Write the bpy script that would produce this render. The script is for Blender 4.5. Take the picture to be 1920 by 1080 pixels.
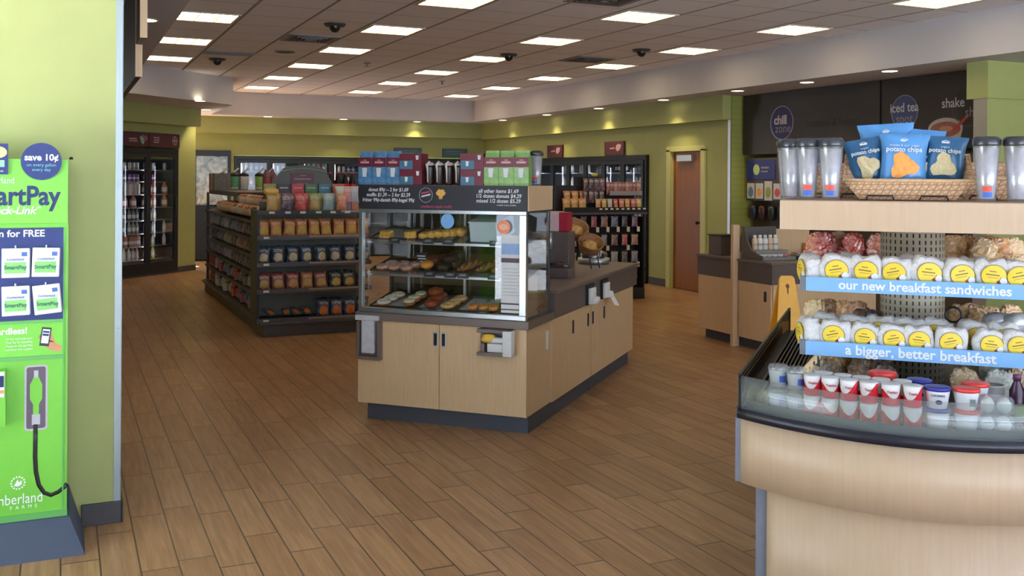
import bpy, math, random
from mathutils import Matrix, Vector
for o in list(bpy.data.objects): bpy.data.objects.remove(o)
SC = bpy.context.scene
COL = SC.collection
PI = math.pi
# ------------------------------------------------------------------ camera
cam = bpy.data.cameras.new('camera')
cam.sensor_width = 36.0
cam.lens = 36.0 * 1859.0 / 1920.0
cam.shift_y = -(540.0 - 333.5) / 1920.0
cam.clip_end = 200
camo = bpy.data.objects.new('camera', cam); COL.objects.link(camo)
camo.matrix_world = (Matrix.Translation((0, 0, 1.70)) @ Matrix.Rotation(-0.4253, 4, 'Z')
                     @ Matrix.Rotation(PI / 2, 4, 'X') @ Matrix.Rotation(0.006, 4, 'Z'))
SC.camera = camo
# ------------------------------------------------------------------ world / exposure
SC.view_settings.view_transform = 'Standard'
SC.view_settings.look = 'None'
SC.view_settings.gamma = 1.0
SC.view_settings.use_curve_mapping = False
SC.view_settings.exposure = 0.30
SC.cycles.use_denoising = True
SC.cycles.max_bounces = 8
SC.cycles.transparent_max_bounces = 16
SC.cycles.sample_clamp_indirect = 6.0
SKY, SUN, LAMP, DOWN, LED = 3.4, 80.0, 5.4, 26.0, 14.0
wd = bpy.data.worlds.new('daylight'); SC.world = wd; wd.use_nodes = True
bgn = wd.node_tree.nodes['Background']
bgn.inputs[0].default_value = (0.74, 0.90, 1.10, 1); bgn.inputs[1].default_value = SKY
# the storefront glazing behind the camera lets the daylight in: a portal that only guides sampling
pl = bpy.data.lights.new('storefront_daylight', 'AREA'); pl.shape = 'RECTANGLE'; pl.size = 12.4; pl.size_y = 3.15
pl.cycles.is_portal = True
plo = bpy.data.objects.new('storefront_daylight', pl); COL.objects.link(plo)
plo.location = (3.0, -3.92, 1.73); plo.rotation_euler = (PI / 2, 0, 0)
p2 = bpy.data.lights.new('side_glazing_daylight', 'AREA'); p2.shape = 'RECTANGLE'; p2.size = 3.0; p2.size_y = 2.55
p2.cycles.is_portal = True
p2o = bpy.data.objects.new('side_glazing_daylight', p2); COL.objects.link(p2o)
p2o.location = (-2.32, 3.45, 1.475); p2o.rotation_euler = (PI / 2, 0, -PI / 2)
# the sun stands behind the store and only reaches the pavement outside
sn_ = bpy.data.lights.new('sun', 'SUN'); sn_.energy = SUN; sn_.angle = 0.01; sn_.color = (1.0, 0.98, 0.96)
sno = bpy.data.objects.new('sun', sn_); COL.objects.link(sno); sno.rotation_euler = (math.radians(-28), math.radians(-8), 0)
# ------------------------------------------------------------------ material helpers
def lin(c):
    f = lambda v: (v / 12.92 if v <= 0.04045 else ((v + 0.055) / 1.055) ** 2.4)
    return (f(c[0] / 255.0), f(c[1] / 255.0), f(c[2] / 255.0), 1.0)
MATS = {}
class NT:
    def __init__(s, name):
        s.m = bpy.data.materials.new(name); s.m.use_nodes = True; s.t = s.m.node_tree
        s.b = s.t.nodes['Principled BSDF']; s.out = s.t.nodes['Material Output']
    def n(s, kind, **kw):
        x = s.t.nodes.new(kind)
        for k, v in kw.items(): setattr(x, k, v)
        return x
    def l(s, a, b): s.t.links.new(a, b)
    def math(s, op, a, b=None, c=None):
        x = s.n('ShaderNodeMath', operation=op)
        for i, v in enumerate((a, b, c)):
            if v is None: continue
            if isinstance(v, (int, float)): x.inputs[i].default_value = v
            else: s.l(v, x.inputs[i])
        return x.outputs[0]
    def mix(s, fac, a, b, blend='MIX'):
        x = s.n('ShaderNodeMix', data_type='RGBA', blend_type=blend)
        for sock, v in ((x.inputs[0], fac), (x.inputs[6], a), (x.inputs[7], b)):
            if isinstance(v, (int, float)): sock.default_value = v
            elif isinstance(v, tuple): sock.default_value = v
            else: s.l(v, sock)
        return x.outputs[2]
    def coord(s, which='Object'):
        return s.n('ShaderNodeTexCoord').outputs[which]
    def xyz(s, v):
        x = s.n('ShaderNodeSeparateXYZ'); s.l(v, x.inputs[0]); return x.outputs
    def noise(s, v, scale, detail=2.0, dist=0.0):
        x = s.n('ShaderNodeTexNoise'); s.l(v, x.inputs['Vector']); x.inputs['Scale'].default_value = scale
        x.inputs['Detail'].default_value = detail; x.inputs['Distortion'].default_value = dist
        return x.outputs['Fac']
    def remap(s, v, a, b, c, d):
        x = s.n('ShaderNodeMapRange'); s.l(v, x.inputs[0])
        for i, q in enumerate((a, b, c, d)): x.inputs[i + 1].default_value = q
        return x.outputs[0]
    def ramp(s, v, stops):
        x = s.n('ShaderNodeValToRGB'); s.l(v, x.inputs[0]); e = x.color_ramp.elements
        while len(e) < len(stops): e.new(0.5)
        for i, (p, c) in enumerate(stops): e[i].position = p; e[i].color = c
        return x.outputs[0]
    def bump(s, h, strength=0.2, dist=0.01):
        x = s.n('ShaderNodeBump'); x.inputs['Strength'].default_value = strength; x.inputs['Distance'].default_value = dist
        s.l(h, x.inputs['Height']); s.l(x.outputs[0], s.b.inputs['Normal'])
    def base(s, v):
        if isinstance(v, tuple): s.b.inputs['Base Color'].default_value = v
        else: s.l(v, s.b.inputs['Base Color'])
    def set(s, rough=None, metal=None, spec=None, coat=None):
        if rough is not None: s.b.inputs['Roughness'].default_value = rough
        if metal is not None: s.b.inputs['Metallic'].default_value = metal
        if spec is not None: s.b.inputs['Specular IOR Level'].default_value = spec
        if coat is not None: s.b.inputs['Coat Weight'].default_value = coat
        return s.m
def plain(name, c, rough=0.5, metal=0.0, var=0.06, scale=30.0, spec=0.5, bump=0.0):
    """flat colour with a faint procedural mottling"""
    if name in MATS: return MATS[name]
    t = NT(name); col = lin(c)
    k = t.noise(t.coord(), scale, 3.0)
    t.base(t.mix(t.remap(k, 0.3, 0.7, 0, 1), tuple(v * (1 - var) for v in col[:3]) + (1,), tuple(min(1, v * (1 + var)) for v in col[:3]) + (1,)))
    if bump: t.bump(k, bump, 0.002)
    MATS[name] = t.set(rough, metal, spec); return t.m
def tint(name, rough=0.4, metal=0.0, mottle=0.25, scale=25.0, patch=None, band=None, letters=False, spec=0.5):
    """packaging film or board: the colour is the object's own; print areas laid out over the pack (generated coords)"""
    if name in MATS: return MATS[name]
    t = NT(name); oi = t.n('ShaderNodeObjectInfo'); c = oi.outputs['Color']
    g = t.coord('Generated'); X, Y, Z = t.xyz(g)
    k = t.noise(t.coord(), scale, 2.0)
    c = t.mix(t.remap(k, 0.35, 0.65, 0, mottle), c, t.mix(0.5, c, (0.9, 0.9, 0.9, 1)))
    if patch:
        (px, pz, rx, rz, pc) = patch
        dx = t.math('DIVIDE', t.math('SUBTRACT', X, px), rx); dz = t.math('DIVIDE', t.math('SUBTRACT', Z, pz), rz)
        d = t.math('ADD', t.math('MULTIPLY', dx, dx), t.math('MULTIPLY', dz, dz))
        d = t.math('ADD', d, t.math('MULTIPLY', t.math('SUBTRACT', t.noise(t.coord(), 38.0, 2.0), 0.5), 2.2))
        pcol = t.mix(t.noise(t.coord(), 60.0, 1.0), tuple(v * 0.75 for v in lin(pc)[:3]) + (1,), lin(pc))
        c = t.mix(t.math('LESS_THAN', d, 1.0), c, pcol)
    if band:
        (z0, z1, bc) = band
        m = t.math('MULTIPLY', t.math('GREATER_THAN', Z, z0), t.math('LESS_THAN', Z, z1))
        c = t.mix(m, c, lin(bc))
    if letters:
        (z0, z1, lc) = letters
        row = t.math('FRACT', t.math('MULTIPLY', Z, 14.0))
        m = t.math('MULTIPLY', t.math('GREATER_THAN', Z, z0), t.math('LESS_THAN', Z, z1))
        m = t.math('MULTIPLY', m, t.math('LESS_THAN', row, 0.5))
        m = t.math('MULTIPLY', m, t.math('LESS_THAN', t.math('ABSOLUTE', t.math('SUBTRACT', X, 0.5)), 0.34))
        m = t.math('MULTIPLY', m, t.math('GREATER_THAN', t.noise(t.coord(), 160.0, 0.0), 0.45))
        c = t.mix(m, c, lin(lc))
    t.base(c); MATS[name] = t.set(rough, metal, spec); return t.m
def emit(name, c, strength):
    t = NT(name); t.base((0.8, 0.8, 0.8, 1))
    t.b.inputs['Emission Color'].default_value = lin(c); t.b.inputs['Emission Strength'].default_value = strength
    MATS[name] = t.m; return t.m
def glass(name, tintc=(1, 1, 1, 1), refl=0.08, rough=0.0, haze=0.0, fres=True):
    """thin pane: see-through with a mirror share that grows at grazing angles, and optional milky haze"""
    t = NT(name); t.t.nodes.remove(t.b)
    tr = t.n('ShaderNodeBsdfTransparent'); tr.inputs[0].default_value = tintc
    gl = t.n('ShaderNodeBsdfGlossy'); gl.inputs['Roughness'].default_value = rough; gl.inputs[0].default_value = (1, 1, 1, 1)
    lw = t.n('ShaderNodeLayerWeight'); lw.inputs[0].default_value = 0.35
    f = t.math('MINIMUM', t.math('ADD', t.math('MULTIPLY', t.math('POWER', lw.outputs['Facing'], 3.0), 0.7), refl), 1.0)
    mx = t.n('ShaderNodeMixShader'); t.l(f, mx.inputs[0]); t.l(tr.outputs[0], mx.inputs[1]); t.l(gl.outputs[0], mx.inputs[2])
    last = mx
    if haze:
        df = t.n('ShaderNodeBsdfDiffuse'); df.inputs[0].default_value = (0.75, 0.8, 0.82, 1)
        m2 = t.n('ShaderNodeMixShader'); m2.inputs[0].default_value = haze
        t.l(mx.outputs[0], m2.inputs[1]); t.l(df.outputs[0], m2.inputs[2]); last = m2
    t.l(last.outputs[0], t.out.inputs[0]); MATS[name] = t.m; return t.m
# ------------------------------------------------------------------ mesh builder
class MB:
    def __init__(s): s.v = []; s.f = []; s.m = []
    def add(s, vs, fs, m=0):
        o = len(s.v); s.v += [tuple(p) for p in vs]; s.f += [tuple(i + o for i in f) for f in fs]; s.m += [m] * len(fs); return s
    def box(s, x0, x1, y0, y1, z0, z1, m=0):
        v = [(x0, y0, z0), (x1, y0, z0), (x1, y1, z0), (x0, y1, z0), (x0, y0, z1), (x1, y0, z1), (x1, y1, z1), (x0, y1, z1)]
        return s.add(v, [(0, 3, 2, 1), (4, 5, 6, 7), (0, 1, 5, 4), (1, 2, 6, 5), (2, 3, 7, 6), (3, 0, 4, 7)], m)
    def prism(s, poly, z0, z1, m=0, axis='z'):
        n = len(poly)
        a = sum(poly[i][0] * poly[(i + 1) % n][1] - poly[(i + 1) % n][0] * poly[i][1] for i in range(n))
        if a < 0: poly = list(reversed(poly))
        if axis == 'z': P = lambda p, h: (p[0], p[1], h)
        elif axis == 'x': P = lambda p, h: (h, p[0], p[1])
        else: P = lambda p, h: (p[1], h, p[0])
        v = [P(p, z0) for p in poly] + [P(p, z1) for p in poly]
        f = [tuple(range(n - 1, -1, -1)), tuple(range(n, 2 * n))]
        f += [(i, (i + 1) % n, n + (i + 1) % n, n + i) for i in range(n)]
        return s.add(v, f, m)
    def lathe(s, prof, n=20, c=(0, 0, 0), m=0, sx=1.0, sy=1.0, cap=True):
        v = []; f = []; k = len(prof)
        for r, z in prof:
            for i in range(n):
                a = 2 * PI * i / n; v.append((c[0] + r * math.cos(a) * sx, c[1] + r * math.sin(a) * sy, c[2] + z))
        for j in range(k - 1):
            for i in range(n):
                i2 = (i + 1) % n; f.append((j * n + i, j * n + i2, (j + 1) * n + i2, (j + 1) * n + i))
        if cap:
            f.append(tuple(range(n - 1, -1, -1))); f.append(tuple((k - 1) * n + i for i in range(n)))
        return s.add(v, f, m)
    def surf(s, fn, nu, nv, m=0, wrap=False):
        v = [fn(i / nu, j / nv) for j in range(nv + 1) for i in range(nu + 1)]
        w = nu + 1
        return s.add(v, [(j * w + i, j * w + i + 1, (j + 1) * w + i + 1, (j + 1) * w + i) for j in range(nv) for i in range(nu)], m)
    def tube(s, pts, r, n=8, m=0, closed=False):
        P = [Vector(p) for p in pts]; k = len(P); rings = []
        up = Vector((0, 0, 1))
        for i in range(k):
            if closed: d = (P[(i + 1) % k] - P[i - 1])
            else: d = P[min(i + 1, k - 1)] - P[max(i - 1, 0)]
            d.normalize(); a = (d.cross(up) if i == 0 else last - d * last.dot(d))
            if a.length < 1e-3: a = d.cross(Vector((1, 0, 0)))
            a.normalize(); b = d.cross(a); last = a
            rr = r[i] if isinstance(r, (list, tuple)) else r
            rings.append([tuple(P[i] + a * rr * math.cos(2 * PI * j / n) + b * rr * math.sin(2 * PI * j / n)) for j in range(n)])
        v = [p for q in rings for p in q]; f = []
        for i in range(k if closed else k - 1):
            i2 = (i + 1) % k
            for j in range(n):
                j2 = (j + 1) % n; f.append((i * n + j, i2 * n + j, i2 * n + j2, i * n + j2))
        if not closed: f += [tuple(range(n)), tuple((k - 1) * n + j for j in range(n - 1, -1, -1))]
        return s.add(v, f, m)
    def ball(s, c, r, nu=14, nv=9, m=0, p=1.0, jit=0.0, rng=None):
        """superellipsoid; r is a 3-tuple; p < 1 squares it up; jit crumples it"""
        sg = lambda x: math.copysign(abs(x) ** p, x)
        v = []
        for j in range(nv + 1):
            b = -PI / 2 + PI * j / nv
            for i in range(nu):
                a = 2 * PI * i / nu; q = 1.0 + (rng.uniform(-jit, jit) if jit else 0)
                v.append((c[0] + r[0] * sg(math.cos(b)) * sg(math.cos(a)) * q, c[1] + r[1] * sg(math.cos(b)) * sg(math.sin(a)) * q, c[2] + r[2] * sg(math.sin(b)) * q))
        f = []
        for j in range(nv):
            for i in range(nu):
                i2 = (i + 1) % nu; f.append((j * nu + i, j * nu + i2, (j + 1) * nu + i2, (j + 1) * nu + i))
        return s.add(v, f, m)
    def torus(s, c, R, r, n=18, k=8, m=0, sz=1.0):
        v = []; f = []
        for i in range(n):
            a = 2 * PI * i / n
            for j in range(k):
                b = 2 * PI * j / k; q = R + r * math.cos(b); v.append((c[0] + q * math.cos(a), c[1] + q * math.sin(a), c[2] + r * math.sin(b) * sz))
        for i in range(n):
            for j in range(k): f.append((i * k + j, ((i + 1) % n) * k + j, ((i + 1) % n) * k + (j + 1) % k, i * k + (j + 1) % k))
        return s.add(v, f, m)
    def disc(s, c, rx, rz, m=0, n=28, y=None, th=0.0):
        """upright disc facing -y"""
        s.add([(c[0] + rx * math.cos(2 * PI * i / n), c[1], c[2] + rz * math.sin(2 * PI * i / n)) for i in range(n)], [tuple(range(n))], m)
        if th:
            s.prism([(c[2] + rz * math.sin(2 * PI * i / n), c[0] + rx * math.cos(2 * PI * i / n)) for i in range(n)], c[1] + 0.0004, c[1] + th, m, 'y')
        return s
    def quad(s, x0, x1, z0, z1, y, m=0):
        return s.add([(x0, y, z0), (x1, y, z0), (x1, y, z1), (x0, y, z1)], [(0, 1, 2, 3)], m)
    def xf(s, M):
        s.v = [tuple(M @ Vector(p)) for p in s.v]; return s
    def mesh(s, name, mats, smooth=False, org=(0, 0, 0)):
        me = bpy.data.meshes.new(name)
        me.from_pydata([(p[0] - org[0], p[1] - org[1], p[2] - org[2]) for p in s.v], [], s.f)
        for q in (mats if isinstance(mats, (list, tuple)) else [mats]): me.materials.append(q)
        me.polygons.foreach_set('material_index', s.m)
        if smooth: me.polygons.foreach_set('use_smooth', [True] * len(s.f))
        me.update(); return me
FR = {'A': (0.0, (0, 0)), 'I': (-PI / 4, (0, 0)), 'C': (PI / 4, (1.29, 17.79))}   # frames: store axes, the two islands' axes, the corner wall's
def wpos(frame, p):
    a, o = FR[frame]; c, s = math.cos(a), math.sin(a)
    return (o[0] + c * p[0] - s * p[1], o[1] + s * p[0] + c * p[1], p[2])
def tag(o, label=None, cat=None, group=None, kind=None):
    if label: o['label'] = label
    if cat: o['category'] = cat
    if group: o['group'] = group
    if kind: o['kind'] = kind
    return o
ORG = {}
def thing(name, label, cat, org=(0, 0, 0), frame='A', group=None):
    o = bpy.data.objects.new(name, None); COL.objects.link(o); o.empty_display_size = 0.05
    o.location = wpos(frame, org); o.rotation_euler = (0, 0, FR[frame][0]); ORG[o.name] = org
    return tag(o, label, cat, group)
def bevel(o, w, seg=2):
    b = o.modifiers.new('edge', 'BEVEL'); b.width = w; b.segments = seg; b.limit_method = 'ANGLE'; b.angle_limit = 0.7
def part(root, name, mb, mats, smooth=False, bev=0, label=None, color=None, kind=None):
    """mb in the thing's frame coordinates; a sub-part when root is itself a part"""
    org = ORG[root.name]; o = bpy.data.objects.new(name, mb.mesh(name, mats, smooth, org)); COL.objects.link(o)
    o.parent = root; ORG[o.name] = org
    if bev: bevel(o, bev)
    if label: o['label'] = label
    if kind: o['kind'] = kind
    if color: o.color = lin(color)
    return o
def solo(name, mb, mats, label, cat, org=(0, 0, 0), frame='A', group=None, smooth=False, bev=0, color=None, kind=None):
    o = bpy.data.objects.new(name, mb.mesh(name, mats, smooth, org)); COL.objects.link(o)
    o.location = wpos(frame, org); o.rotation_euler = (0, 0, FR[frame][0]); ORG[o.name] = org
    if bev: bevel(o, bev)
    if color: o.color = lin(color)
    return tag(o, label, cat, group, kind)
def struct(name, mb, mats, frame='A', smooth=False, bev=0):
    return solo(name, mb, mats, None, None, (0, 0, 0), frame, None, smooth, bev, None, 'structure')
def put(mesh, name, label, cat, pos, frame='A', rot=(0, 0, 0), group=None, color=None, scale=1.0):
    """one more individual of a kind whose mesh is already made"""
    o = bpy.data.objects.new(name, mesh); COL.objects.link(o)
    o.location = wpos(frame, pos); o.rotation_euler = (rot[0], rot[1], rot[2] + FR[frame][0])
    o.scale = scale if isinstance(scale, tuple) else (scale,) * 3
    if color: o.color = lin(color)
    ORG[o.name] = (0, 0, 0)
    return tag(o, label, cat, group)
def child(root, mesh, name, loc=(0, 0, 0), rot=(0, 0, 0), color=None, label=None):
    o = bpy.data.objects.new(name, mesh); COL.objects.link(o); o.parent = root; o.location = loc; o.rotation_euler = rot
    if color: o.color = lin(color)
    if label: o['label'] = label
    ORG[o.name] = (0, 0, 0)
    return o
def dup(root, pos, frame='A', rz=0.0, label=None, group=None, color=None, rx=0.0, ry=0.0):
    r = root.copy(); COL.objects.link(r); r.location = wpos(frame, pos); r.rotation_euler = (rx, ry, rz + FR[frame][0])
    if label: r['label'] = label
    if group: r['group'] = group
    if color: r.color = lin(color)
    for ch in list(root.children):
        c = ch.copy(); COL.objects.link(c); c.parent = r
        if color: c.color = lin(color)
        for g in list(ch.children):
            d = g.copy(); COL.objects.link(d); d.parent = c
    return r
def txt(root, body, size, pos, mat, rz=0.0, align='CENTER', bold=0.0, shear=0.0, ext=0.0006, name='lettering', rx=PI / 2, ry=0.0, space=1.0, sx=1.0):
    """lettering as a part: pos in the thing's frame coordinates, facing -y turned by rz"""
    cu = bpy.data.curves.new(name, 'FONT'); cu.body = body; cu.size = size; cu.align_x = align; cu.align_y = 'CENTER'
    cu.extrude = ext; cu.offset = bold; cu.shear = shear; cu.space_character = space; cu.resolution_u = 3
    tmp = bpy.data.objects.new(name, cu); COL.objects.link(tmp); DG.update()
    me = bpy.data.meshes.new_from_object(tmp.evaluated_get(DG)); bpy.data.objects.remove(tmp); bpy.data.curves.remove(cu)
    me.materials.clear(); me.materials.append(mat); me.name = name
    o = bpy.data.objects.new(name, me); COL.objects.link(o)
    org = ORG[root.name]; o.parent = root
    o.location = (pos[0] - org[0], pos[1] - org[1], pos[2] - org[2]); o.rotation_euler = (rx, ry, rz); o.scale = (sx, 1, 1)
    return o
DG = bpy.context.evaluated_depsgraph_get()
NTH = ['first', 'second', 'third', 'fourth', 'fifth', 'sixth', 'seventh', 'eighth', 'ninth', 'tenth', 'eleventh', 'twelfth', 'thirteenth', 'fourteenth']
rng = random.Random(7)
# ------------------------------------------------------------------ setting materials
def m_floor():
    t = NT('plank_floor'); P = t.coord(); X, Y, Z = t.xyz(P)
    W, L = 0.1575, 0.74
    r = t.math('DIVIDE', X, W); row = t.math('FLOOR', r); fx = t.math('FRACT', r)
    wn = t.n('ShaderNodeTexWhiteNoise', noise_dimensions='1D'); t.l(row, wn.inputs['W'])
    q = t.math('ADD', t.math('DIVIDE', Y, L), wn.outputs['Value']); pl_ = t.math('FLOOR', q); fy = t.math('FRACT', q)
    cb = t.n('ShaderNodeCombineXYZ'); t.l(row, cb.inputs[0]); t.l(pl_, cb.inputs[1])
    w2 = t.n('ShaderNodeTexWhiteNoise', noise_dimensions='2D'); t.l(cb.outputs[0], w2.inputs['Vector'])
    gx = t.math('MINIMUM', fx, t.math('SUBTRACT', 1.0, fx)); gy = t.math('MINIMUM', fy, t.math('SUBTRACT', 1.0, fy))
    grout = t.math('MAXIMUM', t.math('LESS_THAN', gx, 0.022), t.math('LESS_THAN', gy, 0.0055))
    mp = t.n('ShaderNodeMapping'); t.l(P, mp.inputs[0]); mp.inputs['Scale'].default_value = (26, 1.6, 1)
    ad = t.n('ShaderNodeVectorMath', operation='ADD'); t.l(mp.outputs[0], ad.inputs[0])
    sc = t.n('ShaderNodeVectorMath', operation='SCALE'); t.l(w2.outputs['Color'], sc.inputs[0]); sc.inputs['Scale'].default_value = 40.0
    t.l(sc.outputs[0], ad.inputs[1])
    gr = t.noise(ad.outputs[0], 1.6, 5.0, 0.6)
    c = t.ramp(gr, [(0.25, lin((150, 112, 76))), (0.55, lin((178, 138, 98))), (0.8, lin((196, 158, 116)))])
    c = t.mix(t.remap(w2.outputs['Value'], 0, 1, 0, 0.75), c, t.mix(1.0, c, (0.66, 0.60, 0.56, 1), 'MULTIPLY'))
    c = t.mix(t.math('MULTIPLY', t.noise(P, 0.9, 3.0), 0.35), c, lin((146, 108, 76)))
    c = t.mix(grout, c, lin((80, 61, 46)))
    t.base(c)
    t.b.inputs['Roughness'].default_value = 0.34
    t.bump(t.math('ADD', t.math('MULTIPLY', grout, -1.0), t.math('MULTIPLY', gr, 0.12)), 0.25, 0.0015)
    return t.set(spec=0.4)
def m_ceiling():
    t = NT('ceiling_tile'); P = t.coord(); X, Y, Z = t.xyz(P)
    fx = t.math('FRACT', t.math('DIVIDE', t.math('SUBTRACT', X, 1.0145), 0.6583)); fy = t.math('FRACT', t.math('DIVIDE', t.math('SUBTRACT', Y, 0.3526), 0.66185))
    gx = t.math('MINIMUM', fx, t.math('SUBTRACT', 1.0, fx)); gy = t.math('MINIMUM', fy, t.math('SUBTRACT', 1.0, fy))
    g = t.math('MAXIMUM', t.math('LESS_THAN', gx, 0.024), t.math('MULTIPLY', t.math('LESS_THAN', gy, 0.016), 0.55))
    k = t.noise(P, 90.0, 2.0)
    c = t.mix(t.math('MULTIPLY', k, 0.3), lin((246, 247, 254)), lin((234, 235, 244)))
    c = t.mix(g, c, lin((150, 144, 142)))
    t.base(c); t.bump(k, 0.15, 0.002); return t.set(0.85, spec=0.2)
def m_wood(name, c0, c1, sx, sy, sz, rough=0.38):
    t = NT(name); mp = t.n('ShaderNodeMapping'); t.l(t.coord(), mp.inputs[0]); mp.inputs['Scale'].default_value = (sx, sy, sz)
    a = t.noise(mp.outputs[0], 3.0, 6.0, 0.5); b = t.noise(mp.outputs[0], 14.0, 3.0)
    c = t.mix(t.remap(a, 0.2, 0.8, 0, 1), lin(c0), lin(c1)); c = t.mix(t.math('MULTIPLY', b, 0.16), c, lin(tuple(v * 0.8 for v in c0)))
    t.base(c); return t.set(rough, spec=0.4)
def m_tile():
    t = NT('green_wall_tile'); P = t.coord(); X, Y, Z = t.xyz(P)
    fz = t.math('FRACT', t.math('DIVIDE', Z, 0.085)); fy = t.math('FRACT', t.math('DIVIDE', t.math('ADD', X, Y), 0.17))
    g = t.math('MAXIMUM', t.math('LESS_THAN', fz, 0.06), t.math('LESS_THAN', fy, 0.03))
    t.base(t.mix(g, lin((150, 156, 84)), lin((128, 132, 72)))); return t.set(0.25)
def m_brushed(name, c, rough=0.35):
    t = NT(name); mp = t.n('ShaderNodeMapping'); t.l(t.coord(), mp.inputs[0]); mp.inputs['Scale'].default_value = (120, 120, 2)
    k = t.noise(mp.outputs[0], 2.0, 2.0); t.base(t.mix(k, tuple(v * 0.8 for v in lin(c)[:3]) + (1,), lin(c)))
    return t.set(rough, 0.85)
FLOOR, CEIL = m_floor(), m_ceiling()
PAINT = plain('green_paint', (163, 168, 106), 0.6, var=0.03, scale=6, bump=0.05)
SOFFIT = plain('soffit_paint', (200, 198, 202), 0.7, var=0.02, scale=4)
BASEB = plain('dark_baseboard', (66, 62, 64), 0.45)
MAPLE = m_wood('maple_laminate', (214, 178, 138), (226, 194, 156), 22, 22, 1.6)
MAPLE_X = m_wood('maple_laminate_fridge', (192, 164, 138), (202, 177, 152), 20, 20, 1.4)
EDGEWOOD = plain('pale_edge_band', (206, 176, 138), 0.4)
DOORWOOD = m_wood('oak_door', (134, 80, 30), (156, 98, 42), 14, 14, 0.9, 0.35)
TILE = m_tile()
STEEL = m_brushed('brushed_steel', (205, 208, 210))
ALU = m_brushed('aluminium_frame', (196, 200, 206), 0.3)
BLACK = plain('black_frame', (16, 16, 18), 0.35)
BLACKM = plain('matt_black', (26, 26, 28), 0.7)
DARKGREY = plain('dark_grey', (58, 56, 60), 0.5)
TAUPE = plain('taupe_laminate', (112, 98, 92), 0.38, var=0.08, scale=120)
TAUPED = plain('taupe_apron', (96, 84, 80), 0.42, var=0.05)
KICK = plain('slate_kick', (70, 72, 84), 0.5)
GREYSTEEL = plain('grey_shelf_paint', (84, 78, 80), 0.45, 0.1)
DARKSHELF = plain('dark_shelf_paint', (46, 42, 42), 0.45, 0.1)
WHITE = plain('white_paper', (240, 240, 242), 0.6, var=0.02)
WHITEL = plain('white_lettering', (245, 246, 248), 0.6, var=0.01)
CREAM = plain('cream_tag', (226, 220, 196), 0.6)
PANE = glass('clear_pane', refl=0.05)
PANEC = glass('cooler_pane', (0.82, 0.83, 0.85, 1), refl=0.05)
PAINTED_REFL = glass('painted_reflection_pane', (0.30, 0.36, 0.34, 1), refl=0.10, rough=0.12, haze=0.55)
_t = PAINTED_REFL.node_tree; _d = [n for n in _t.nodes if n.type == 'BSDF_DIFFUSE'][0]
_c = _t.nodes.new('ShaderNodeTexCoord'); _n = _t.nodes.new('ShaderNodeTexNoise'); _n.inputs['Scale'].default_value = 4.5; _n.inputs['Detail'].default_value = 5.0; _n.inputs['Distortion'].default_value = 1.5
_r = _t.nodes.new('ShaderNodeValToRGB'); _r.color_ramp.elements[0].position = 0.35; _r.color_ramp.elements[0].color = lin((84, 104, 92)); _r.color_ramp.elements[1].position = 0.68; _r.color_ramp.elements[1].color = lin((226, 236, 240))  # green and white mottling painted into the haze in place of an outdoor reflection
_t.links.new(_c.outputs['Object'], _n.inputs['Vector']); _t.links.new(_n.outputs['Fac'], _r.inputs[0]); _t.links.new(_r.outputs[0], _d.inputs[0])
CLEAR = glass('clear_plastic', (0.92, 0.93, 0.95, 1), refl=0.10, rough=0.15, haze=0.12)
HAZE = glass('curved_screen', (0.88, 0.91, 0.91, 1), refl=0.07, rough=0.10, haze=0.10)
SMOKE = glass('tinted_rear_pane', (0.42, 0.42, 0.42, 1), refl=0.06)
DIFF = emit('lamp_diffuser', (255, 230, 188), LAMP)
DOWNM = emit('downlight_lens', (255, 236, 196), 9.0)
LEDM = emit('cooler_led', (236, 242, 255), LED)
# ------------------------------------------------------------------ setting
struct('floor', MB().box(-2.5, 10.5, -4.1, 5.24, -0.1, 0).box(-4.2, 10.5, 5.24, 21.4, -0.1, 0), FLOOR)
struct('floor_outside', MB().box(-18, 24, -24, -4.1, -0.12, -0.02).box(-18, -2.5, -4.1, 5.24, -0.12, -0.02).box(-18, -4.2, 5.24, 14, -0.12, -0.02), plain('concrete_walk', (178, 184, 192), 0.85))
struct('ceiling', MB().box(0.78, 8.03, -4.1, 19.80, 3.34, 3.45), CEIL)
struct('trim_soffit_right', MB().box(8.03, 9.7, -4.1, 20.9, 2.893, 3.45), SOFFIT)
struct('trim_soffit_back', MB().box(2.588, 8.03, 19.80, 20.9, 2.893, 3.45), SOFFIT)
struct('trim_soffit_left', MB().box(-2.5, 0.78, -4.1, 5.24, 2.893, 3.45).box(-4.2, 0.78, 5.24, 20.9, 2.893, 3.45), SOFFIT)
struct('trim_soffit_corner', MB().prism([(0.78, 15.245), (2.588, 17.05), (2.588, 20.9), (0.78, 20.9)], 2.893, 3.45), SOFFIT)
w = MB().box(8.65, 9.5, 11.59, 12.20, 0, 2.893).box(8.65, 9.5, 12.20, 13.12, 2.14, 2.893).box(8.65, 9.5, 13.12, 13.72, 0, 2.893)
w.box(8.65, 9.5, 13.72, 20.46, 2.09, 2.893).box(8.65, 9.5, 20.46, 20.9, 0, 2.893).box(9.42, 9.5, 12.2, 20.46, 0, 2.14)
struct('wall_right', w, PAINT)
struct('wall_right_recess', MB().box(9.32, 9.5, 4.0, 11.58, 0, 2.893), TILE)
struct('wall_right_return', MB().box(8.66, 9.32, 11.565, 11.589, 0, 2.893), TILE)
struct('wall_right_bulkhead', MB().box(8.50, 8.65, 11.56, 20.65, 2.545, 2.893), PAINT)
w = MB().box(2.0, 9.5, 20.65, 20.9, 2.30, 2.893).box(2.0, 2.36, 20.65, 20.9, 0, 2.3).box(3.10, 3.16, 20.65, 20.9, 0, 2.3).box(8.46, 9.5, 20.65, 20.9, 0, 2.3)
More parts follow.
